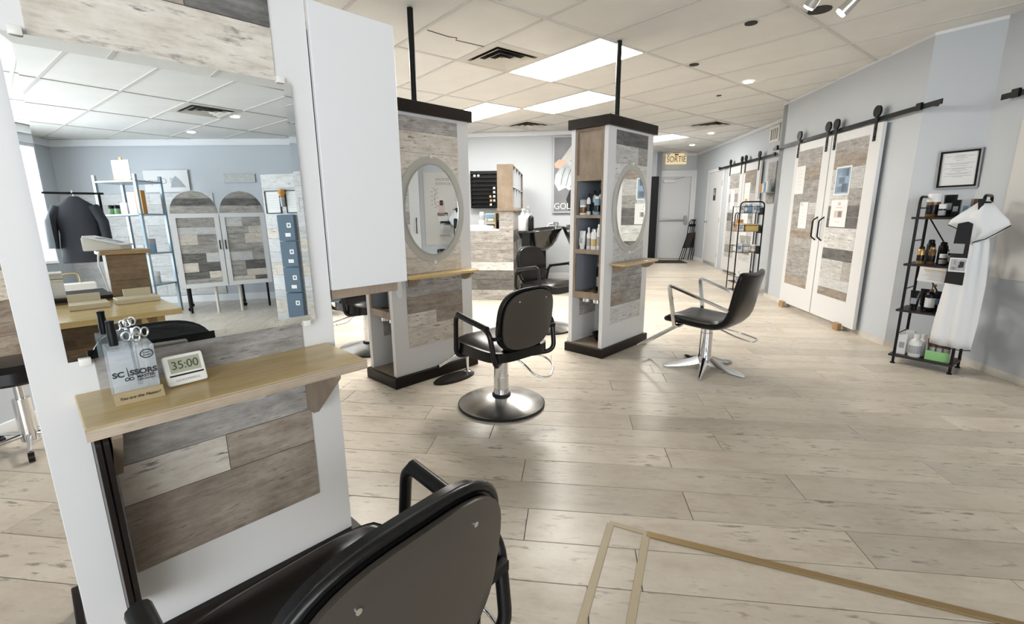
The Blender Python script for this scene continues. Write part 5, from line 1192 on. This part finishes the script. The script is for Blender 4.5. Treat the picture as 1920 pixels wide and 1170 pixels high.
# castor table legs behind the cabinet
t = thing('rolling_table', 'black legged rolling table behind the arched cabinet in the mirror', 'table', (5.30, -2.30, 0), R(61))
MB().box(-.40, .40, -.28, .28, .70, .73).build('top', plasticblack, t, smooth=0)
for x in (-.36, .36):
    for y in (-.24, .24): 
        l_ = MB().cyl((x, y, .06), (x, y, .70), .014, n=10).build('leg', blackmetal, t); MB().cyl((x, y - .012, .03), (x, y + .012, .03), .03, n=14).build('castor', plasticblack, l_)
# metal shelf unit with boxes
su = thing('metal_shelf_unit', 'blue grey metal shelf unit beside the reception desk in the mirror', 'shelf unit', (4.69, -3.36, 0), R(97))
post = M('post_bluegrey', (.35, .42, .47), .4, metal=.3)
for x in (0, .60):
    for y in (0, -.42): MB().box(x - .018, x + .018, y - .018, y + .018, 0, 1.98).build('post', post, su, smooth=0)
for z in (.45, .90, 1.45, 1.90): MB().box(-.018, .618, -.438, .018, z - .02, z).build('shelf', post, su, smooth=0)
SU = Matrix.Translation((4.69, -3.36, 0)) @ Matrix.Rotation(R(97), 4, 'Z')
def suP(x, y, z): return tuple(SU @ Vector((x, y, z)))
for i, (x, y, z, kind, h, r, b1, c1, bd, lab) in enumerate(((.06, -.12, 1.4505, 'jar', .13, .035, pgrey, pblack, pgreen, 'first small dark jar on the upper shelf of the metal unit'), (.14, -.12, 1.4505, 'jar', .13, .035, pgrey, pblack, pgreen, 'second small dark jar on the upper shelf of the metal unit'), (.24, -.16, 1.4505, 'box', .16, .05, pwhite, None, pblack, 'white and black carton on the upper shelf of the metal unit'),
        (.38, -.18, 1.4505, 'box', .30, .07, pwhite, None, porange, 'tall white carton on the upper shelf of the metal unit'), (.52, -.12, 1.4505, 'box', .32, .05, porange, None, pwhite, 'tall orange carton on the upper shelf of the metal unit'), (.40, -.15, .9005, 'box', .12, .05, pgrey, None, None, 'small grey carton on the middle shelf of the metal unit'), (.53, -.15, .9005, 'jar', .20, .06, pblue, pgrey, None, 'grey blue jar on the middle shelf of the metal unit'), (.50, -.15, .4505, 'jar', .18, .07, pclear, pwhite, None, 'pale round jar on the lower shelf of the metal unit'))):
    product(kind, suP(x, y, z), h, r, b1, c1, bd, lab, R(97))
t = thing('easel_sign', 'white card on a small wooden easel on top of the metal unit', 'easel', suP(.28, -.15, 1.9005), R(97))
MB().box(-.13, .13, -.010, .0, .03, .29).build('card', paper, t, smooth=0); MB().box(-.14, .14, -.01, .018, .015, .035).box(-.12, -.09, -.03, .02, 0, .02).box(.09, .12, -.03, .02, 0, .02).box(-.02, .02, -.022, -.010, 0, .33).build('easel', ply, t, smooth=0)
for z, w_ in ((.22, .03), (.19, .07), (.13, .02), (.08, .02)): MB().box(-w_, w_, .0, .0012, z - .004, z + .004).build('print', pk, t, smooth=0); MB().box(-w_, w_, -.0112, -.010, z - .004, z + .004).build('print', pk, t, smooth=0)
# white plank cladding on the reception wall
t = thing('white_cladding', 'white plank cladding low on the reception wall seen in the mirror', 'cladding', nc(6.098, -2.9, 0), RZW)
plank_rows(t, rows_auto(-1.25, 1.0, .13, 1.80, (.17, .14, .19), [P_WHITE], random.Random(21), .9), -.014, .0, 'x')
# white plank partition with frames and a slate blue organiser
pt = thing('plank_partition', 'white plank partition on the right side of the large mirror', 'partition', (3.97, -.78, 0), R(97))
MB().box(0, 1.6, -.10, -.014, 0, 1.86).build('core', white, pt, smooth=0)
plank_rows(pt, rows_auto(0, 1.6, 0, 1.86, (.17, .14, .16, .19, .13), [P_WHITE, P_WHITE, P_LIGHT], random.Random(22), .8), -.014, .0)
PTM = Matrix.Translation((3.97, -.78, 0)) @ Matrix.Rotation(R(97), 4, 'Z')
for i, x in enumerate((.13, .40)):
    t = thing('framed_certificate', 'black framed certificate on the white partition, %s' % ('left of the flower', 'right of the flower')[i], 'picture frame', tuple(PTM @ Vector((x, .003, 1.52))), R(97))
    MB().ringplate(rrect(-.10, .10, -.14, .14, .002, 1), rrect(-.09, .09, -.13, .13, .002, 1), 0, .012, 'y').build('frame', plasticblack, t, smooth=0); MB().box(-.095, .095, 0, .004, -.135, .135).build('sheet', paper, t, smooth=0)
    for k in range(6): MB().box(-.06, .06, .004, .005, .08 - k * .03, .085 - k * .03).build('print', pale, t, smooth=0)
t = thing('dried_flower', 'small orange dried flower in a vase hung on the partition', 'flower', tuple(PTM @ Vector((.27, .03, 1.46))), 0)
MB().lathe([(0, 0), (.022, 0), (.03, .10), (.026, .12), (0, .12)], 14).build('vase', pgrey, t); MB().lathe([(0, .11), (.03, .13), (.045, .17), (.03, .21), (0, .22)], 10).build('bloom', porange, t)
t = thing('slate_organiser', 'slate blue hanging organiser with white square labels on the partition', 'organiser', tuple(PTM @ Vector((.285, .004, 0))), R(97))
slate = M('slate_fabric', (.10, .15, .20), .7)
for k in range(4):
    z1 = 1.36 - k * .33; pk_ = MB().box(-.10, .12, 0, .06, z1 - .322, z1).bevel(.006, 1).build('pocket', slate, t)
    MB().ringplate(rrect(.02, .075, z1 - .16, z1 - .10, .008, 2), rrect(.035, .06, z1 - .143, z1 - .117, .004, 2), .06, .0625, 'y').build('white_mark', paper, pk_, smooth=0)
    if k < 3: MB().box(-.01, .06, .06, .0625, z1 - .27, z1 - .225).build('white_mark', paper, pk_, smooth=0)
# wall pictures above the cabinet
t = thing('script_sign', 'white framed script sign on the reception wall above the cabinet', 'sign', nc(6.080, -2.55, 1.99), RZW)
MB().box(-.012, 0, -.33, .33, -.17, .17).build('board', paper, t, smooth=0)
text('lettering', '& Coupe', .13, inkgrey, t, (-.0135, -.10, .0), (R(90), 0, R(-90)), shear=.25)
MB().prism([(.05, -.1), (.28, -.1), (.2, .02), (.14, .08), (.1, .03)], -.0135, -.011, 'x').build('printed_sketch', pgrey, t, smooth=0)
o = MB().box(-.012, 0, -.24, .24, -.07, .07).build('small_plank_sign', P_WHITE, None, nc(6.092, -1.45, 2.02), (0, 0, RZW)); tag(o, 'small pale plank sign high on the reception wall', 'sign')
# coats on a rail
t = thing('coat_rail', 'dark coat rail by the front wall seen at the left of the mirror', 'rail', (3.95, -3.45, 0), R(45))
for x in (-.55, .55): MB().cyl((x, 0, 0), (x, 0, 1.72), .016, n=10).build('post', blackmetal, t); MB().box(x - .02, x + .02, -.22, .22, 0, .03).build('foot', blackmetal, t, smooth=0)
MB().cyl((-.60, 0, 1.71), (.60, 0, 1.71), .014, n=10).build('bar', blackmetal, t)
cj = M('coat_navy', (.025, .028, .035), .75)
def coat(label, x, sc_):
    v = Matrix.Translation((3.95, -3.45, 0)) @ Matrix.Rotation(R(45), 4, 'Z') @ Vector((x, 0, 0))
    t = thing('coat', label, 'coat', tuple(v), R(45 + 20), 'coats on the rail')
    mb = MB(); rows = []; n = 20
    for z, w_, d_ in ((1.67, .05, .04), (1.62, .12, .07), (1.55, .22, .10), (1.42, .25, .12), (1.2, .25, .13), (1.0, .26, .14), (.85, .27, .13), (.83, .25, .11)):
        rows.append([mb.bm.verts.new((w_ * sc_ * math.cos(2 * math.pi * k / n) * (1 + .06 * math.sin(5 * k + z * 9)), d_ * math.sin(2 * math.pi * k / n) * (1 + .1 * math.sin(3 * k + z * 7)), z)) for k in range(n)])
    for a_, b2 in zip(rows, rows[1:]):
        for k in range(n): mb.bm.faces.new((a_[k], a_[(k + 1) % n], b2[(k + 1) % n], b2[k]))
    mb.bm.faces.new(rows[0]); mb.bm.faces.new(rows[-1]); mb.build('body', cj, t, smooth=70)
    for s in (-1, 1): MB().tube([(s * .20 * sc_, 0, 1.54), (s * .30 * sc_, .03, 1.35), (s * .32 * sc_, .04, 1.02)], .07, 10, r_end=.05).build('sleeve', cj, t)
    MB().tube(fillet([(0, 0, 1.66), (0, 0, 1.74), (.0, .03, 1.745), (0, .04, 1.71)], .02, 3), .004, 6).build('hanger_hook', steel, t)
coat('dark padded coat hanging on the rail, nearer one', -.31, .9); coat('dark padded coat hanging on the rail, farther one', .30, .85)
t = thing('white_bag', 'white shopping bag below the coats seen in the mirror', 'bag', (3.55, -2.95, 0), R(45))
MB().prism([(-.20, 0), (.20, 0), (.22, .62), (-.22, .62)], -.09, .09, 'y').bevel(.01, 1).build('body', M('bag_white', (.74, .70, .66), .6), t); MB().tube(fillet([(-.08, 0, .60), (-.08, 0, .74), (.08, 0, .74), (.08, 0, .60)], .05, 4), .006, 6).build('handle', pkraft, t)
